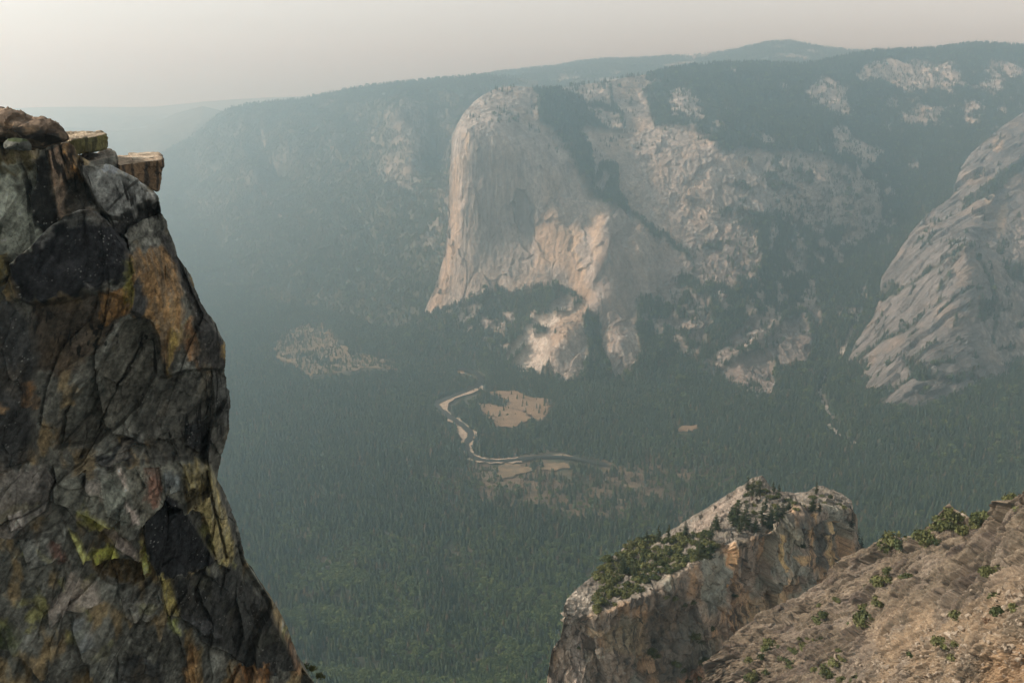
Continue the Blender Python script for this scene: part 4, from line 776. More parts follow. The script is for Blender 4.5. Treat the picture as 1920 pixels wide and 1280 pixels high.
# plates: polygon, metres towards the camera, tilt in x and y per 100 px, edge softness, colour
GR = (.235, .24, .195)
PL = [([(-80,330),(0,325),(60,303),(66,310),(62,350),(50,362),(60,420),(92,432),(70,458),(20,494),(5,480),(-80,470)], -.9, .3, 0, 2.5, GR, .9),
 ([(-80,272),(0,272),(58,278),(64,300),(38,315),(0,328),(-80,335)], .5, 0, .2, 3, (.14,.115,.055), .9),
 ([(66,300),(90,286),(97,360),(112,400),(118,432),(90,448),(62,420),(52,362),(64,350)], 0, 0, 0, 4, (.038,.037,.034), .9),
 ([(88,283),(110,274),(122,330),(120,398),(132,406),(112,404),(100,350)], .3, 0, 0, 3, (.28,.185,.12), .85),
 ([(112,270),(138,268),(150,330),(132,338),(122,318)], .4, 0, 0, 3, (.27,.14,.045), .9),([(110,272),(121,272),(122,304),(115,300)], 0, 0, 0, 2, (.03,.03,.027), .9),([(125,270),(139,272),(144,300),(134,300)], 0, 0, 0, 2, (.035,.03,.027), .8),
 ([(120,338),(150,330),(170,360),(182,386),(172,396),(125,396)], .2, 0, 0, 4, (.065,.058,.048), .85),
 ([(110,404),(176,396),(184,402),(150,412),(125,415)], .8, 0, 0, 3, (.26,.17,.11), .6),
 ([(150,318),(183,321),(219,318),(244,332),(274,348),(300,369),(296,376),(258,389),(230,409),(219,411),(203,405),(184,385),(173,361),(163,340)], 1.5, .5, -2.2, 2, (.215,.21,.19), .95),
 ([(186,320),(219,318),(244,330),(276,350),(292,366),(270,358),(240,342),(215,336)], .1, 0, 0, 3, (.40,.37,.32), .8),  # lit top of the grey block, painted paler
 ([(204,408),(230,411),(258,391),(298,377),(302,398),(240,424),(228,450),(215,440)], -1.2, 0, .8, 2, (.055,.052,.05), .8),  # shade on the grey block's underside, painted dark
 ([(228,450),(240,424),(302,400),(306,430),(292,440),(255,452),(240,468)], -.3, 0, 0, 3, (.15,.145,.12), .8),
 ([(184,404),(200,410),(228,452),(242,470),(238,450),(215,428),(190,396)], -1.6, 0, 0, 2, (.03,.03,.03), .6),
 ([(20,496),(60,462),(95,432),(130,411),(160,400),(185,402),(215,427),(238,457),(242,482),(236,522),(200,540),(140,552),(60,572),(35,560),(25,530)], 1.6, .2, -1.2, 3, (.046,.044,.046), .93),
 ([(95,434),(130,413),(160,402),(185,404),(205,422),(170,420),(130,428),(80,462)], .2, 0, -1, 5, (.25,.235,.20), .6),
 ([(165,535),(200,530),(215,545),(190,550),(170,548)], .2, 0, 0, 3, (.22,.20,.17), .5),
 ([(60,575),(190,548),(240,562),(232,600),(190,640),(110,700),(70,690)], -.5, 0, 0, 5, (.085,.062,.042), .8),
 ([(130,640),(180,620),(160,690),(110,700)], 0, 0, 0, 6, (.16,.12,.085), .5),([(185,550),(240,548),(242,585),(190,605)], .1, 0, 0, 3, (.25,.13,.045), .85),
 ([(243,478),(300,458),(330,482),(342,560),(350,640),(312,702),(290,640),(268,592),(240,582),(240,540),(250,520)], .5, .3, 0, 4, (.25,.145,.062), .85),
 ([(250,535),(270,535),(272,575),(262,594),(244,590),(246,560)], .4, 0, 0, 2, (.06,.06,.058), .9),([(238,492),(252,490),(248,560),(236,575)], 0, 0, 0, 2, (.22,.20,.04), .7),
 ([(236,602),(262,594),(285,604),(297,628),(300,650),(287,700),(257,760),(232,790),(180,832),(100,842),(110,780),(180,700)], -1.4, .2, 0, 2.5, (.135,.125,.098), .9),
 ([(150,720),(185,700),(200,720),(150,800),(110,840),(118,780)], .5, 0, 0, 3, (.10,.10,.082), .7),
 ([(312,700),(345,640),(358,600),(345,620),(322,610),(312,650)], .3, 0, 0, 3, (.28,.21,.06), .6),
 ([(300,432),(322,450),(350,510),(380,570),(420,640),(424,690),(372,690),(375,620),(350,560),(330,500),(305,462)], .3, .3, 0, 4, (.062,.056,.05), .85),
 ([(362,590),(372,640),(374,690),(355,680),(345,640)], .1, 0, 0, 2, (.24,.13,.06), .8),([(408,640),(424,640),(424,680),(412,670)], 0, 0, 0, 2, (.26,.17,.05), .7),
 ([(300,705),(372,692),(424,692),(432,760),(428,800),(404,885),(330,868),(285,855),(272,800)], -.6, .2, .3, 4, (.088,.083,.068), .8),
 ([(350,800),(385,790),(395,830),(370,850),(345,835)], .4, 0, 0, 3, (.045,.045,.045), .8),([(395,690),(432,725),(432,780),(405,800)], .5, 0, 0, 3, (.10,.10,.09), .6),
 ([(180,862),(262,810),(268,830),(240,860),(200,878)], .4, 0, 0, 2, (.05,.05,.05), .8),([(195,870),(255,822),(262,826),(215,872)], .2, 0, 0, 1.5, (.24,.21,.165), .6),
 ([(-80,600),(20,560),(60,600),(70,680),(60,860),(-80,900)], .9, 0, 0, 5, (.052,.050,.047), .8),([(22,520),(36,540),(40,562),(20,568),(5,550)], 1, 0, 0, 3, (.14,.095,.035), .7),([(48,712),(68,716),(70,765),(50,760)], .2, 0, 0, 3, (.26,.135,.05), .8),([(-80,470),(10,480),(22,520),(5,530),(-80,530)], .6, 0, 0, 4, (.18,.13,.035), .7),
 ([(2,745),(22,755),(18,775),(2,772)], .2, 0, 0, 2, (.28,.17,.08), .7),([(-80,880),(20,870),(90,880),(104,900),(90,950),(30,1000),(-80,990)], .8, 0, .3, 3, (.15,.13,.11), .7),([(25,955),(45,950),(55,975),(30,985)], .4, 0, 0, 2, (.30,.26,.22), .8),
 ([(100,872),(200,882),(250,862),(350,858),(395,872),(405,900),(350,945),(310,935),(270,970),(250,1000),(170,950),(110,930)], 1.7, .3, .9, 2, (.14,.135,.105), .85),
 ([(165,880),(205,885),(200,920),(165,915)], .3, 0, 0, 2, (.24,.20,.165), .6),([(190,882),(238,890),(243,930),(240,960),(205,950),(195,920)], .25, 0, 0, 2, (.15,.152,.12), .9),([(242,932),(258,942),(260,965),(248,968)], .1, 0, 0, 1.5, (.36,.29,.24), .9),([(232,880),(240,905),(236,910),(225,885)], .1, 0, 0, 1.5, (.34,.27,.22), .8),
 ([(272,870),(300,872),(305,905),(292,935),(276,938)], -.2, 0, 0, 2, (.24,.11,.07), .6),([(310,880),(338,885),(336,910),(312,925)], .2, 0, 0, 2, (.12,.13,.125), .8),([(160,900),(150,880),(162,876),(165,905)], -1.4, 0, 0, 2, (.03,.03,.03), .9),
 ([(345,868),(390,868),(407,902),(440,1008),(432,1062),(405,1052),(380,955),(350,945)], .7, .5, 0, 3, (.27,.215,.095), .85),([(344,912),(362,910),(370,925),(365,945),(348,940)], -.3, 0, 0, 2, (.11,.085,.045), .8),
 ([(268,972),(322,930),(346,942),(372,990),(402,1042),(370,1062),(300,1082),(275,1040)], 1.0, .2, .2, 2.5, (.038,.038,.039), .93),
 ([(405,905),(425,930),(450,1010),(457,1046),(442,1020),(420,950)], .2, .5, 0, 2, (.075,.072,.065), .7),
 ([(134,988),(146,992),(172,1048),(160,1052)], .4, 0, 0, 1.5, (.36,.33,.05), .9),([(170,1042),(200,1020),(216,1024),(220,1042),(180,1060)], .2, 0, 0, 3, (.36,.34,.06), .75),([(254,1036),(276,1028),(279,1070),(266,1076)], .4, 0, 0, 1.5, (.42,.40,.035), .9),
 ([(150,945),(170,940),(205,965),(230,1000),(190,990),(150,960)], .1, 0, 0, 4, (.30,.28,.055), .6),([(300,1070),(318,1075),(335,1120),(340,1155),(318,1150),(305,1110)], .4, 0, 0, 2.5, (.30,.24,.075), .8),([(318,1160),(338,1163),(336,1186),(322,1184)], .2, 0, 0, 2, (.36,.37,.03), .85),([(80,1022),(108,1026),(105,1036),(84,1034)], 0, 0, 0, 2, (.34,.31,.06), .7),
 ([(92,1008),(120,1012),(132,1045),(110,1040)], .2, 0, 0, 2, (.22,.10,.07), .6),([(190,990),(215,985),(255,1030),(262,1050),(220,1025)], .3, 0, 0, 2, (.22,.175,.145), .7),
 ([(178,1062),(215,1042),(262,1050),(268,1085),(230,1100),(200,1090)], -1.2, 0, .8, 2, (.13,.085,.035), .8),([(40,1000),(100,990),(110,1040),(60,1060)], .6, 0, 0, 3, (.17,.165,.14), .7),
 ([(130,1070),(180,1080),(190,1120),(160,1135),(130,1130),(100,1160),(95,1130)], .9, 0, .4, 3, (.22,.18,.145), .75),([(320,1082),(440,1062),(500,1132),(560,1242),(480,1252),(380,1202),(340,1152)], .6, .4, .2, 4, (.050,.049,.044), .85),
 ([(340,1150),(395,1160),(415,1190),(380,1185)], .5, 0, 0, 2, (.09,.088,.085), .8),([(350,1195),(366,1205),(376,1285),(345,1290)], .3, 0, 0, 3, (.24,.135,.055), .8),([(432,1282),(440,1258),(496,1222),(502,1290),(430,1300)], -.5, 0, 0, 1.5, (.30,.165,.075), .85),([(528,1180),(548,1200),(562,1250),(552,1270),(545,1230)], .1, 0, 0, 2, (.22,.12,.06), .75),
 ([(140,1145),(175,1150),(180,1190),(155,1210),(138,1180)], .3, 0, 0, 3, (.16,.165,.155), .7),([(-80,1130),(25,1150),(50,1180),(40,1210),(-80,1220)], .5, 0, 0, 4, (.07,.085,.03), .7),([(220,1240),(300,1230),(310,1300),(215,1300)], .5, 0, 0, 3, (.055,.056,.054), .7),
 ([(230,1120),(300,1090),(310,1120),(280,1160),(240,1150)], .5, 0, 0, 3, (.15,.14,.115), .6)]
Qf = rot_v(P0, .55, 1.)
fa, ea, ra = facets(Qf, (15, 5, 5), 621, 1.1, .09, 0); fb, eb, rb = facets(Qf, (6, 2, 2.2), 622, 1.1, .09, 0); fc, ec, rc = facets(Qf, (1.1, .8, .5), 623, 1.1, .12, 0); fd, ed_, rd = facets(P0, (.22, .2, .16), 624, 1., .3, 0)
lower = sstep(560, 900, py)
disp = (.5 + 1.0 * lower) * fa + (.13 + .30 * lower) * fb + (.04 + .08 * lower) * fc + .025 * fd + .03 * ridged(Qf, (1.3, .8, .35), 5, 631) + .30 * fbm(P0, 5, 3, 635)
c = np.broadcast_to(np.array((.120, .115, .093)), P0.shape) * (1 + .3 * w1)[..., None]
c = mixc(c, (.21, .205, .172), .75 * sstep(.05, .5, fbm(Qf, (3, 2, 1.5), 4, 641))); c = mixc(c, (.24, .16, .065), .6 * sstep(.1, .5, fbm(P0, (1.6, 1.6, 3), 4, 645)))
c = mixc(c, (.25, .23, .06), .55 * sstep(.25, .6, fbm(P0, 1.6, 4, 649)) * sstep(850, 950, py) * sstep(1250, 1150, py))
streaky = fbm(P0, (.35, .35, 2.2), 5, 637) + .4 * fbm(P0, .18, 3, 638)
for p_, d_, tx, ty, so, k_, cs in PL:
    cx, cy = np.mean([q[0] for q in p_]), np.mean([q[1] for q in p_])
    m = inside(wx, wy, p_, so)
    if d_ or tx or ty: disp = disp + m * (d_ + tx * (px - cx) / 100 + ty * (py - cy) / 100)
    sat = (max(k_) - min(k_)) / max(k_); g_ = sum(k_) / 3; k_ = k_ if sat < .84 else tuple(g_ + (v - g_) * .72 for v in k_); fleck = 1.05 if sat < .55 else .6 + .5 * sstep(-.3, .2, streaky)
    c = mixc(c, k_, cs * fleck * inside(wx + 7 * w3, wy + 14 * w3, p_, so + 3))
smooth = np.maximum(inside(px, py, PL[0][0], 10), inside(px, py, PL[22][0], 10))
c *= (1 + .22 * (rb[..., 0] - .5) * (1 - .6 * smooth) + .34 * (rc[..., 0] - .5) + .30 * (rd[..., 0] - .5) + .34 * fbm(Qf, (1.6, .8, .25), 6, 651) + .3 * fbm(P0, .35, 4, 652))[..., None]
st = sstep(.1, .4, fbm(P0, (.28, .28, 4.5), 4, 655)) * sstep(-.1, .3, fbm(P0, 3.5, 3, 659)) * sstep(.0, .3, inside(px, py, [(60,260),(330,430),(440,700),(400,900),(240,700),(60,600)], 40))
c = mixc(c, (.028, .027, .025), .85 * st)
st2 = sstep(.15, .4, fbm(P0, (.25, .25, 4), 3, 663)) * inside(px, py, PL[19][0], 8); c = mixc(c, (.34, .19, .07), .6 * st2)
# pale crusts on the dark faces
v1_, v2_, vh, _ = voro(P0 + .05 * w3[..., None], .13, 667); lich = (_rnd[vh][..., 2] > .80) * sstep(.42, .25, v1_) * sstep(-.1, .5, fbm(P0, 1.3, 3, 671))
c = mixc(c, (.30, .29, .25), .55 * np.clip(lich, 0, 1) * sstep(.12, .05, c.mean(-1)))
c = mixc(c, (.022, .02, .018), .5 * sstep(.02, 0, ea) * sstep(-.1, .2, w1) + .3 * sstep(.025, 0, eb) * lower * sstep(-.1, .3, w2))
for ln, wd in [([(388,880),(396,915),(404,960),(418,1010),(424,1040)], 2.2), ([(20,494),(60,461),(95,432),(128,411)], 2), ([(180,812),(205,752),(236,696),(262,645)], 1.6), ([(440,1262),(497,1224)], 1.6)]:
    m = sstep(wd * 1.6, wd * .4, sdline(wx + 2 * w3, wy + 2 * w3, ln)) * sstep(-.6, 0, w2 + .5 * w3); disp -= .35 * m; c = mixc(c, (.02, .018, .016), .55 * m)
ed = sstep(0, 14, xr[:, None] - px)
nr = normals(P0)
P = P0 + np.array([.33, -.92, .2]) * (disp * (.15 + .85 * ed))[..., None]
# the edge turns away into the valley side, the top lies back
n = 14; ex = []
for k in range(1, n + 1):
    q = P[:, -1] + np.stack([-.30 * k ** 1.33 + 0 * ys, .55 * k ** 1.3 + 0 * ys, 0 * ys], -1); ex.append(q + .12 * k ** .5 * np.stack([fbm(q, 1.5, 3, 675), 0 * ys, fbm(q, 1.5, 3, 676)], -1) * min(1, k / 4))
Pw = np.concatenate([P, np.stack(ex, 1)], 1); cw = np.concatenate([c, np.repeat(c[:, -1:], n, 1)], 1)
topr = [Pw[0] + np.array([0, .35 * k, .01 * k - (.04 * max(0, k - 9) ** 2)]) for k in range(22, 0, -1)]
Pw = np.concatenate([np.stack(topr, 0), Pw], 0); cw = np.concatenate([np.broadcast_to(np.array((.33, .27, .21)), (22,) + cw.shape[1:]), cw], 0)
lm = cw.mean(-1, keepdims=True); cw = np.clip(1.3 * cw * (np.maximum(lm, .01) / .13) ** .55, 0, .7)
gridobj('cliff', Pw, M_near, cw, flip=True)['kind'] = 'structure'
FP = P

# loose blocks on the cliff edge
def rock_obj(name, V, Fq, colf, label, cat, amp=.12, seed=1, s=1.2, mat=None):
    me = mesh_np(name, V, Fq, mat or M_near); nv = np.empty(len(V) * 3, f32); me.vertices.foreach_get('normal', nv) if False else me.vertex_normals.foreach_get('vector', nv); nv = nv.reshape(-1, 3)
    f1_, e1_, r1_ = facets0(V, s, seed, .9, .4, .1); f2_, e2_, r2_ = facets0(V, s * .35, seed + 1, .9, .4, .1)
    W = V + nv * (amp * f1_ + amp * .4 * f2_ + amp * .5 * fbm0(V, s * 1.5, 4, seed + 2))[:, None]
    me.vertices.foreach_set('co', W.astype(f32).ravel()); me.update()
    cc = colf(V, nv) * (1 + .3 * (r2_[:, :1] - .5) + .25 * fbm0(V, .4, 4, seed + 5)[:, None])
    a = me.attributes.new('Col', 'FLOAT_COLOR', 'POINT'); a.data.foreach_set('color', np.concatenate([cc, np.ones((len(V), 1))], 1).astype(f32).ravel())
    o = link(bpy.data.objects.new(name, me)); tag(o, label, cat); return o
def cube_surf(n):
    import bmesh
    bm = bmesh.new(); bmesh.ops.create_cube(bm, size=2); bmesh.ops.subdivide_edges(bm, edges=bm.edges[:], cuts=n, use_grid_fill=True)
    bm.verts.ensure_lookup_table(); V = np.array([v.co[:] for v in bm.verts]); Fq = np.array([[v.index for v in f.verts] for f in bm.faces]); bm.free(); return V, Fq
CV, CF = cube_surf(44)
def block(name, c8, colf, label, cat, rnd=9, **kw):
    """six sided rock from its 8 corners: front TL TR BL BR, back TL TR BL BR"""
    C8 = np.array([pt(*q) for q in c8]); q = CV * (np.abs(CV).max(1) / (np.abs(CV) ** rnd).sum(1) ** (1 / rnd))[:, None]
    u, v, w_ = (q[:, 0:1] + 1) / 2, (q[:, 2:3] + 1) / 2, (q[:, 1:2] + 1) / 2
    fr = (C8[0] * (1 - u) + C8[1] * u) * v + (C8[2] * (1 - u) + C8[3] * u) * (1 - v); bk = (C8[4] * (1 - u) + C8[5] * u) * v + (C8[6] * (1 - u) + C8[7] * u) * (1 - v)
    return rock_obj(name, fr * (1 - w_) + bk * w_, CF, colf, label, cat, **kw)
def blob(name, poly, Y, T, colf, label, cat, nr=46, nt_=170, k=2.2, **kw):
    pl = np.array(poly, float); d = np.r_[0, np.cumsum(np.linalg.norm(np.diff(np.r_[pl, pl[:1]], axis=0), axis=1))]
    t_ = np.linspace(0, d[-1], nt_, endpoint=False); ox = np.interp(t_, d, np.r_[pl[:, 0], pl[0, 0]]); oy = np.interp(t_, d, np.r_[pl[:, 1], pl[0, 1]])
    cx, cy = ox.mean(), oy.mean(); V = []; rr = np.sin(np.linspace(0.02, math.pi / 2, nr))
    for sgn, rs in ((-1, rr), (1, rr[::-1][1:])):
        for r_ in rs: V.append(pt(cx + (ox - cx) * r_, cy + (oy - cy) * r_, Y + sgn * T * (1 - r_ ** k) ** .5))
    V = np.array(V); n_ = V.shape[0]; Fq = []
    i = np.arange(n_ - 1)[:, None] * nt_; j = np.arange(nt_)[None]; j2 = (j + 1) % nt_
    Fq = np.stack([i + j, i + nt_ + j, i + nt_ + j2, i + j2], -1).reshape(-1, 4)
    caps = [[k2, (k2 + 1) % nt_, (nt_ - k2 - 2) % nt_, nt_ - k2 - 1] for k2 in range(nt_ // 2 - 1)]
    off = (n_ - 1) * nt_; Fq = np.concatenate([Fq, np.array(caps)[:, ::-1], np.array(caps) + off], 0)
    return rock_obj(name, V.reshape(-1, 3), Fq[:, ::-1], colf, label, cat, **kw)
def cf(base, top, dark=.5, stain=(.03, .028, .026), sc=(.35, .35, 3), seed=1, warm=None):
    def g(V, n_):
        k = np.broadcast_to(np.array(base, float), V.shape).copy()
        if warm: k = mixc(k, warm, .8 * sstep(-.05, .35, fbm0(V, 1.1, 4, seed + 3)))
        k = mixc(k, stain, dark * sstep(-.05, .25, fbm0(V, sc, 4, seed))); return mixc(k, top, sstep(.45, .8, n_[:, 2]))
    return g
blob('boulder', [(-60,206),(-20,203),(0,202),(18,204),(40,212),(62,222),(80,221),(100,229),(115,239),(127,252),(130,261),(120,264),(100,270),(78,277),(62,278),(45,270),(25,262),(0,262),(-30,268),(-60,266)], 48.5, 2.6,
     cf((.16, .115, .075), (.20, .14, .095), .85, sc=(.9, .9, .6), seed=71, warm=(.30, .19, .11)), 'big rounded brown boulder lying on top of the left cliff', 'boulder', amp=.16, seed=70, s=1.4)
block('rock_slab', [(126,263,53.2),(199,251,56),(126,293,53.2),(201,279,56),(116,249.5,58),(190,246.8,60),(116,280,58),(192,272,60)], cf((.17,.15,.06),(.46,.36,.25), .6, seed=75), 'square yellow-stained rock block standing just right of the big boulder', 'rock', amp=.13, seed=74, rnd=14)
block('rock_ledge', [(138,308,53.6),(219,290,57),(150,352,53.6),(225,334,57),(134,294,57.2),(206,279,60.5),(140,330,57.2),(212,320,60.5)], cf((.19,.18,.15),(.36,.31,.25), .25, seed=79), 'grey stepped rock under the yellow-stained block', 'rock', amp=.13, seed=78, rnd=12)
block('overhanging_block', [(221,308,56.4),(307,297,59),(224,322,56.4),(300,364,59),(216,290,61),(301,285,63.5),(220,326,61),(294,350,63.5)], cf((.24,.155,.09),(.50,.38,.27), .85, sc=(.3, .3, 4), seed=83), 'black-streaked block jutting out over the valley from the cliff edge', 'rock', amp=.12, seed=82, rnd=14)
block('flat_slab', [(250,300,58),(300,292.5,60),(250,304,58),(301,299,60),(240,287,62),(296,284,63.5),(241,291,62),(297,288,63.5)], cf((.28,.24,.18),(.52,.42,.31), .3, seed=87), 'thin tan slab lying on the jutting block at the tip of the cliff', 'rock', amp=.05, seed=86, rnd=12)
blob('mossy_stone', [(8,272),(14,262),(24,259),(40,261),(52,263),(58,272),(56,281),(30,280),(10,278)], 44.6, .8, cf((.15,.15,.125),(.05,.065,.02), .2, seed=91), 'small grey stone with a cap of green moss tucked below the big boulder', 'stone', nr=20, nt_=80, amp=.06, seed=90, s=.5)
# ================================================================== PINES AND SHRUBS OF THE FOREGROUND
def branchy(seed, whorls=22, nb=7, w=.19, bare=.1, ragged=.3):
    """detailed conifer crown and trunk of unit height"""
    r = random.Random(seed); V = []; Fc = []; TV = []; TF = []
    n = 7; rings = 9
    for i in range(rings):
        t = i / (rings - 1); q = .022 * (1 - t) + .002; bx, by = .01 * math.sin(3 * t + seed), .01 * math.cos(4 * t + seed)
        for k in range(n): TV.append((bx + q * math.cos(k * 6.283 / n), by + q * math.sin(k * 6.283 / n), -.06 + 1.03 * t))
    for i in range(rings - 1):
        for k in range(n): a = i * n + k; b_ = i * n + (k + 1) % n; TF.append((a, b_, b_ + n, a + n))
    for i in range(whorls):
        t = i / whorls; z = bare + (1 - bare) * t ** .95; env = w * (1 - t) ** .75 * (.55 + .45 * min(1, t * 6)) + .012
        for k in range(nb):
            if r.random() < ragged * .4: continue
            a = r.random() * 6.283; ln = env * r.uniform(.55, 1.2); up = r.uniform(-.25, .15) + .35 * t
            d = Vector((math.cos(a), math.sin(a), up)).normalized(); s = Vector((-math.sin(a), math.cos(a), 0)); o = Vector((0, 0, z + r.uniform(-.01, .01)))
            m = max(3, int(ln / .022))
            for j in range(m):
                f = (j + .6) / m; c = o + d * ln * f + Vector((0, 0, -.12 * ln * f * f)); wd = .5 * ln * (1 - f * .7) * .55 + .006
                for sg in (-1, 1):
                    e1 = c + s * sg * wd * r.uniform(.6, 1.3) + d * wd * r.uniform(.2, .8) + Vector((0, 0, r.uniform(-.25, .12) * wd)); e2 = c + d * wd * .8 + Vector((0, 0, r.uniform(.0, .35) * wd))
                    nn = len(V); V.extend([tuple(c - d * wd * .3), tuple(e1), tuple(e2)]); Fc.append((nn, nn + 1, nn + 2))
    return (V, Fc), (TV, TF)
def shrub(seed, n=520, flat=.6, leaf=.10):
    """leafy shrub of radius 1 resting on z = 0, with short stems"""
    r = random.Random(seed); V = []; Fc = []; lob = [(Vector((r.uniform(-.5, .5), r.uniform(-.5, .5), r.uniform(.25, .55) * flat)), r.uniform(.3, .5)) for _ in range(8)]
    for i in range(n):
        c0, rad = lob[i % len(lob)]; d = Vector((r.gauss(0, 1), r.gauss(0, 1), r.gauss(.15, 1))).normalized(); c = c0 + Vector((d.x, d.y, d.z * flat)) * rad * r.uniform(.65, 1.1)
        if c.z < 0: c.z = r.uniform(0, .1)
        s = leaf * r.uniform(.6, 1.4); a = (d.cross(Vector((r.gauss(0, 1), r.gauss(0, 1), r.gauss(0, 1)))) + d * r.uniform(-.4, .4)).normalized(); b_ = a.cross(d + Vector((r.gauss(0, .5), r.gauss(0, .5), r.gauss(0, .5)))).normalized()
        m = len(V); V.extend([tuple(c + a * s), tuple(c + b_ * s * .7), tuple(c - a * s * .9), tuple(c - b_ * s * .6)]); Fc.append((m, m + 1, m + 2, m + 3))
    TV = []; TF = []
    for i in range(7):
        a = r.random() * 6.283; e = Vector((math.cos(a) * .4, math.sin(a) * .4, .35 * flat)); q = .03; m = len(TV)
        for p_ in (Vector((0, 0, -.25)), e):
            for k in range(3): TV.append((p_.x + q * math.cos(k * 2.1), p_.y + q * math.sin(k * 2.1), p_.z))
            q *= .5
        for k in range(3): TF.append((m + k, m + (k + 1) % 3, m + 3 + (k + 1) % 3, m + 3 + k))
    return (V, Fc), (TV, TF)
PINES = []; SHR = []
for s_ in range(5):
    a, b_ = branchy(60 + s_, 20 + 2 * s_ % 5, 8, [.20, .15, .26, .17, .22][s_], [.06, .12, .04, .2, .1][s_])
    PINES.append((mesh_np('crown', a[0], a[1], M_pine, smooth=False), mesh_np('trunk', b_[0], b_[1], M_bark)))
M_dry = leaf_mat('dry_shrub', (.13, .075, .045), (.20, .12, .07))
for s_ in range(5):
    a, b_ = shrub(80 + s_, 560, [.6, .75, .5, .65, .85][s_])
    SHR.append((mesh_np('foliage', a[0], a[1], M_bush, smooth=False), mesh_np('stems', b_[0], b_[1], M_bark), mesh_np('foliage', a[0], a[1], M_dry, smooth=False)))
def snap(P, x, y):
    qx_, qy_ = pix(P); k = np.argmin((qx_ - x) ** 2 + (qy_ - y) ** 2); return P.reshape(-1, 3)[k]
EQ, DQ, FQ = pix(EP), pix(DP), pix(FP)
def snapq(P, Q, x, y): k = np.argmin((Q[0] - x) ** 2 + (Q[1] - y) ** 2); return P.reshape(-1, 3)[k]
def plant(kind, p, size, label, group=None, dry=False, aspect=1.):
    pr = random.choice(PINES if kind == 'pine' else SHR)
    e = link(bpy.data.objects.new('pine_tree' if kind == 'pine' else 'shrub', None)); e.location = p
    e.rotation_euler = (random.gauss(0, .03), random.gauss(0, .03), random.random() * 6.283)
    s_ = size * random.uniform(.9, 1.1); e.scale = (s_ * aspect, s_ * aspect, s_)
    tag(e, label, 'pine tree' if kind == 'pine' else 'shrub', group)
    link(bpy.data.objects.new('crown' if kind == 'pine' else 'foliage', pr[2] if dry else pr[0]), e); link(bpy.data.objects.new('trunk' if kind == 'pine' else 'stems', pr[1]), e)
def pxm(p, npx): return npx * p[1] / FPX
GP = 'pines scattered over the rocky promontory'; LP = 'dark green pine growing among shrubs on top of the rocky promontory'
for x, y, h in [(1213,1015,19),(1235,1015,31),(1253,1012,27),(1285,1010,30),(1343,996,32),(1397,992,52),(1410,936,37),(1423,930,32),(1443,990,42),(1457,985,38),(1430,984,40),(1467,972,32),(1450,926,20),(1460,926,16),(1530,926,20),(1310,1046,36),(1333,1046,32),(1333,1012,27),
                (1187,1088,40),(1170,1075,30),(1380,985,38),(1388,1000,34),(1417,1000,34),(1372,975,26),(1402,925,26),(1508,975,24),(1535,965,28),(1548,968,24),(1523,958,24),(1318,1020,24),(1300,1015,20),(1205,1060,26),(1228,1055,22),(1256,1045,22),(1436,960,28),(1480,965,24)]:
    p = snapq(EP, EQ, x, y); plant('pine', p, pxm(p, h) * 1.3, LP, GP, aspect=1.3)
for x, y, h, lb in [(1596,1000,44,'tall dark pine clinging to the right end wall of the promontory'),(1588,1025,30,'lower of the pines against the right end wall of the promontory'),(1604,1030,46,'slim dark pine standing in the notch at the right foot of the promontory'),(1614,1036,36,'dark pine on the slope side of the notch beside the promontory')]:
    p = snapq(EP, EQ, x, y); plant('pine', p, pxm(p, h), lb)
for x, y, h, lb in [(1678,1034,44,'wide pine standing on the low crest of the brown slope right of the notch'),(1667,1026,30,'pine on the crest just left of the wide pine on the brown slope'),(1818,990,38,'pine on the brown ridge crest right of the white rock point'),(1753,982,22,'small pine left of the pointed rock on the brown ridge crest'),(1690,1030,26,'small pine on the crest just right of the wide pine'),(1808,985,24,'low pine touching the left side of the ridge crest pine')]:
    p = snapq(DP, DQ, x, y); plant('pine', p, pxm(p, h), lb, aspect=1.3)
GS = 'green shrubs covering the promontory'; LS = 'green shrub in the thicket on the sloping top of the promontory'
reg = [(1112,1080),(1140,1047),(1173,1022),(1207,1010),(1253,1008),(1300,1000),(1342,995),(1342,1030),(1320,1046),(1287,1060),(1253,1080),(1227,1094),(1187,1120),(1160,1135),(1112,1143),(1126,1106)]
r_ = random.Random(5); n_ = 0
SMALL = []
while n_ < 280:
    x, y = r_.uniform(1110, 1345), r_.uniform(1000, 1145)
    if sdpoly(np.array([x]), np.array([y]), reg)[0] > 0 or r_.random() < .12: continue
    p = snapq(EP, EQ, x, y); n_ += 1
    if n_ <= 138: plant('shrub', p, r_.uniform(2.7, 4.6), LS, GS)
    else: SMALL.append((p, r_.uniform(1.5, 2.7)))
SV, SF = [], []; off = 0
for p, s_ in SMALL:
    m_ = r_.choice(SHR)[0]; v_ = np.empty(len(m_.vertices) * 3, f32); m_.vertices.foreach_get('co', v_); v_ = v_.reshape(-1, 3); a_ = r_.random() * 6.28; ca, sa = math.cos(a_), math.sin(a_)
    v_ = np.stack([v_[:, 0] * ca - v_[:, 1] * sa, v_[:, 0] * sa + v_[:, 1] * ca, v_[:, 2]], 1) * s_ + p; SV.append(v_); SF.append(np.arange(len(v_)).reshape(-1, 4) + off); off += len(v_)
tag(link(bpy.data.objects.new('shrubbery', mesh_np('shrubbery', np.concatenate(SV), np.concatenate(SF), M_bush, smooth=False))), 'low green scrub between the larger shrubs on the promontory top', 'scrub', None, 'stuff')
L2, G2 = 'small shrub growing between pale rocks on the upper promontory', 'shrubs among the rocks of the upper promontory'
for _ in range(60):
    x = r_.uniform(1370, 1590); y = np.interp(x, [1370,1427,1480,1540,1590], [925,905,930,925,945]) + abs(r_.gauss(0, 1)) * 30
    if y > np.interp(x, *zip(*brk)) - 2: continue
    p = snapq(EP, EQ, x, y); plant('shrub', p, r_.uniform(1.2, 3.2), L2, G2)
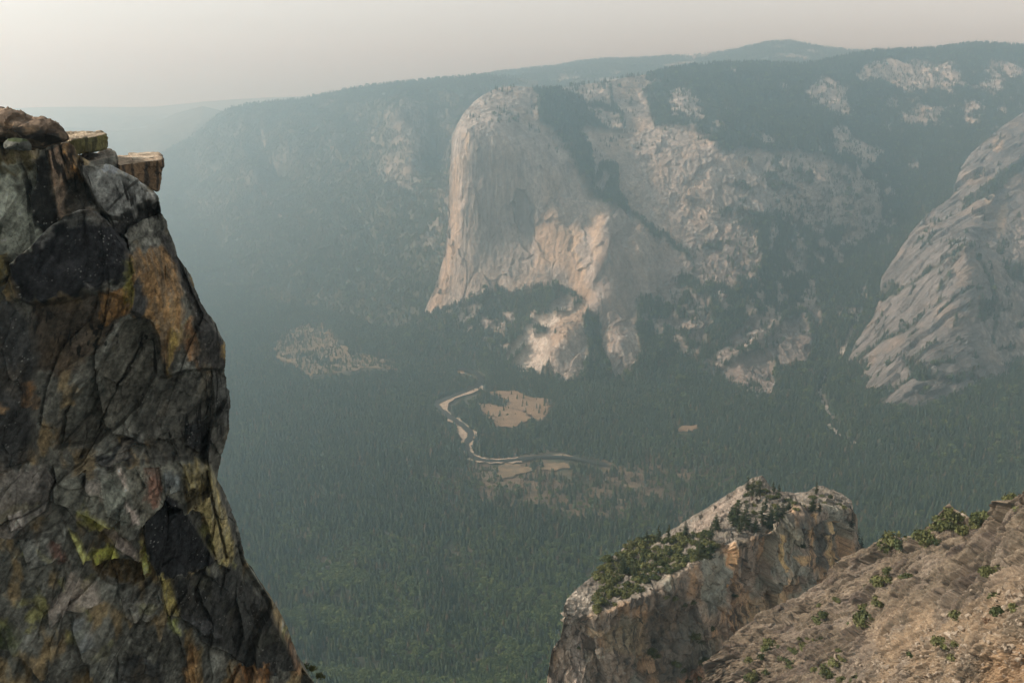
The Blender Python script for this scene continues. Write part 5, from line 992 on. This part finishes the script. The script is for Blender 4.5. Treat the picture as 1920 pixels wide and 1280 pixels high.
L3, G3 = 'shrub rooted in the dark gully of the promontory face', 'shrubs in the gully of the promontory face'
for x, y, s_ in [(1302,1195,3),(1310,1205,2.4),(1250,1120,2),(1262,1125,2.2),(1280,1135,2),(1298,1130,2),(1378,1118,1.6),(1505,1025,2.2),(1498,1022,1.8),(1222,1225,2.4),(1230,1232,2),(1318,1245,2.6),(1326,1240,3),(1330,1262,2.6),(1308,1270,2.6),(1268,1245,2.4),(1280,1258,2),(1335,1180,1.8),(1290,1275,2.2),(1320,1282,2),(1084,1215,1.6),(1118,1148,1.8)]:
    p = snapq(EP, EQ, x, y); plant('shrub', p, s_ * 1.4, L3, G3)
L4, G4 = 'low green shrub growing on the bare brown rock slope', 'shrubs dotted over the brown rock slope'
for cx, cy, w_, lb in [(440,910,80,0),(480,880,60,0),(720,890,110,0),(760,855,100,0),(690,920,90,0),(650,945,60,0),(790,800,60,0),(820,690,90,0),(850,620,60,0),(830,660,70,0),(920,600,50,0),(960,650,60,0),(730,705,40,0),(1470,630,90,0),(1255,885,70,0),(1170,1050,80,0),(1165,1010,60,0),(1240,1120,70,0),(1210,1070,50,0),(995,1125,60,0),
      (1260,1050,50,0),(470,1200,70,0),(490,1240,60,0),(530,1160,70,0),(575,1135,50,0),(555,1085,45,0),(260,1175,45,0),(120,1215,50,0),(20,1150,50,0),(50,1240,70,0),(15,1250,60,0),(290,1090,60,0),(350,1070,60,0),(240,1140,60,0),(150,1050,80,0),(120,1075,60,0),(430,810,25,0),(540,780,40,0),(470,1025,50,0),(315,1010,25,0),
      (355,1010,25,0),(405,1015,25,0),(1090,440,100,0),(1050,400,80,0),(1200,335,110,0),(1240,300,90,0),(1160,360,80,0),(1230,350,70,0),(1400,300,80,0),(1440,285,70,0),(1330,370,90,0),(1300,380,70,0),(1380,330,80,0),(1100,370,60,0),(1000,440,70,0),(680,1270,80,0),(410,1200,40,0),(860,430,90,0),(820,470,70,0),(940,470,80,0),(1580,180,70,0),(1640,240,60,0),(1130,440,50,0),(210,1080,40,0),(90,1120,40,0),(1560,610,50,0),(570,1270,50,0),(640,1000,30,0)]:
    x, y = 1400 + cx / 3.2, 880 + cy / 3.2 ; p = snapq(DP, DQ, x, y + 2); plant('shrub', p, pxm(p, w_ / 3.2) * 1.05, L4, G4)
for cx, cy, w_, lb, dr in [(1545,880,150,'large dark green bush below a rock outcrop on the right side of the slope',0),(1510,800,120,'dark bush uphill of the largest bush on the brown slope',0),(1590,840,90,'green bush against the right side of the largest bush on the slope',0),(1410,975,80,'reddish brown dry bush on pale rubble near the largest green bush',1),(1438,915,60,'small rust coloured dry bush just above the other dry bush on the slope',1)]:
    x, y = 1400 + cx / 3.2, 880 + cy / 3.2; p = snapq(DP, DQ, x, y); plant('shrub', p, pxm(p, w_ / 3.2) * .75, lb, None, bool(dr))
for x, y, s_, lb in [(584,1256,.55,'small green plant at the lower right foot of the left cliff'),(600,1268,.5,'pale tuft of leaves outermost at the foot of the left cliff'),(571,1250,.45,'low leafy plant against the lower right edge of the left cliff')]:
    p = pt(x, y, 67.); plant('shrub', p, s_, lb)
# loose stones on the rubble of the slope
M_st = ground_mat('rubble_stone', (.19, .15, .11), (.36, .285, .21), 1.5)
stones = []
for s_ in range(3):
    rr_ = random.Random(s_); k = Matrix.Rotation(rr_.random() * 3, 3, 'Z'); V = CV[:, :]; 
    V2, F2 = cube_surf(3); V2 = V2 * (np.abs(V2).max(1) / (np.abs(V2) ** 4).sum(1) ** .25)[:, None]; V2 = V2 * np.array([1, .7, .5]) ; f_, _, _ = facets0(V2, 1.1, 950 + s_, 1., .3); V2 = V2 * (1 + .35 * f_)[:, None]
    stones.append(mesh_np('stone', V2, F2, M_st, smooth=False))
for _ in range(290):
    gx_, gy_ = r_.choice([(1880,1215),(1860,1150),(1750,1200),(1690,1260),(1800,1250),(1900,1100),(1640,1250)]); x = min(1915, r_.gauss(gx_, 38)); y = min(1278, r_.gauss(gy_, 24))
    if y < np.interp(x, [1560,1700,1915], [1230,1150,1080]): continue
    p = snapq(DP, DQ, x, y); o = link(bpy.data.objects.new('stone', r_.choice(stones))); o.location = p; s_ = abs(r_.gauss(.25, .35)) + .12; o.scale = (s_, s_, s_); o.rotation_euler = (r_.random(), r_.random(), r_.random() * 6)
    tag(o, 'pale loose stone lying on the rubble at the lower right of the slope', 'stone', 'loose stones on the rubble slope')
# ================================================================== LIGHT, AIR, CAMERA
SUN_AZ, SUN_EL = -86., 34.       # degrees from the view direction (negative = left), elevation
w = bpy.data.worlds.new('World'); SC.world = w; w.use_nodes = True; nt = w.node_tree
bg = nt.nodes['Background']; sky = nt.nodes.new('ShaderNodeTexSky'); sky.sky_type = 'NISHITA'; sky.sun_disc = False
sky.sun_elevation = R(SUN_EL); sky.sun_rotation = R(SUN_AZ); sky.altitude = 2200; sky.dust_density = 8; sky.air_density = 1.0; sky.ozone_density = .6
ds = nt.nodes.new('ShaderNodeHueSaturation'); ds.inputs['Saturation'].default_value = .2; nt.links.new(sky.outputs[0], ds.inputs['Color'])
hs = nt.nodes.new('ShaderNodeMix'); hs.data_type = 'RGBA'; hs.blend_type = 'MULTIPLY'; hs.inputs['Factor'].default_value = 1
hs.inputs['B'].default_value = (.985, .995, .935, 1)
nt.links.new(ds.outputs[0], hs.inputs['A']); nt.links.new(hs.outputs['Result'], bg.inputs['Color'])
bg.inputs['Strength'].default_value = .145
az, el = R(SUN_AZ), R(SUN_EL); sd = Vector((math.sin(az) * math.cos(el), math.cos(az) * math.cos(el), math.sin(el)))
sl = bpy.data.lights.new('sun', 'SUN'); sl.energy = 3.2; sl.angle = R(5.0); sl.color = (1.0, .925, .82)
so = link(bpy.data.objects.new('sun', sl)); so.rotation_euler = (-sd).to_track_quat('-Z', 'Y').to_euler()
# the smoky air
hx = (-9000, 9000); hy = (-1500, 17500); hz = (-1200, 480)
V = [(x, y, z) for x in hx for y in hy for z in hz]
Fq = [(0, 1, 3, 2), (4, 6, 7, 5), (0, 4, 5, 1), (2, 3, 7, 6), (0, 2, 6, 4), (1, 5, 7, 3)]
mh = bpy.data.materials.new('smoky_air'); mh.use_nodes = True; nt = mh.node_tree
nt.nodes.remove(nt.nodes['Principled BSDF']); pv = nt.nodes.new('ShaderNodeVolumePrincipled'); out = nt.nodes['Material Output']
nt.links.new(pv.outputs[0], out.inputs['Volume'])
pv.inputs['Color'].default_value = (.53, .80, .94, 1); pv.inputs['Absorption Color'].default_value = (1, 1, 1, 1); pv.inputs['Density'].default_value = 1.8e-4; pv.inputs['Anisotropy'].default_value = .70
ho = link(bpy.data.objects.new('haze', mesh_np('haze', V, Fq, mh, smooth=False))); ho['kind'] = 'stuff'
tag(ho, 'pale blue smoky haze filling the whole valley', 'haze')
cam = bpy.data.cameras.new('camera'); co = link(bpy.data.objects.new('camera', cam)); SC.camera = co
cam.sensor_width = 36; cam.lens = 36 * FPX / 1920; cam.clip_start = .5; cam.clip_end = 60000
co.rotation_euler = (math.pi / 2 - PITCH, 0, 0)
vs = SC.view_settings; vs.view_transform = 'Standard'; vs.look = 'None'; vs.gamma = 1; vs.exposure = .38; vs.use_curve_mapping = False
SC.render.engine = 'CYCLES'; SC.cycles.use_denoising = True; SC.cycles.denoiser = 'OPENIMAGEDENOISE'; SC.cycles.denoising_input_passes = 'RGB_ALBEDO_NORMAL'; SC.cycles.denoising_prefilter = 'ACCURATE'
SC.cycles.max_bounces = 5; SC.cycles.diffuse_bounces = 2; SC.cycles.volume_bounces = 1; SC.cycles.glossy_bounces = 2; SC.cycles.transparent_max_bounces = 8
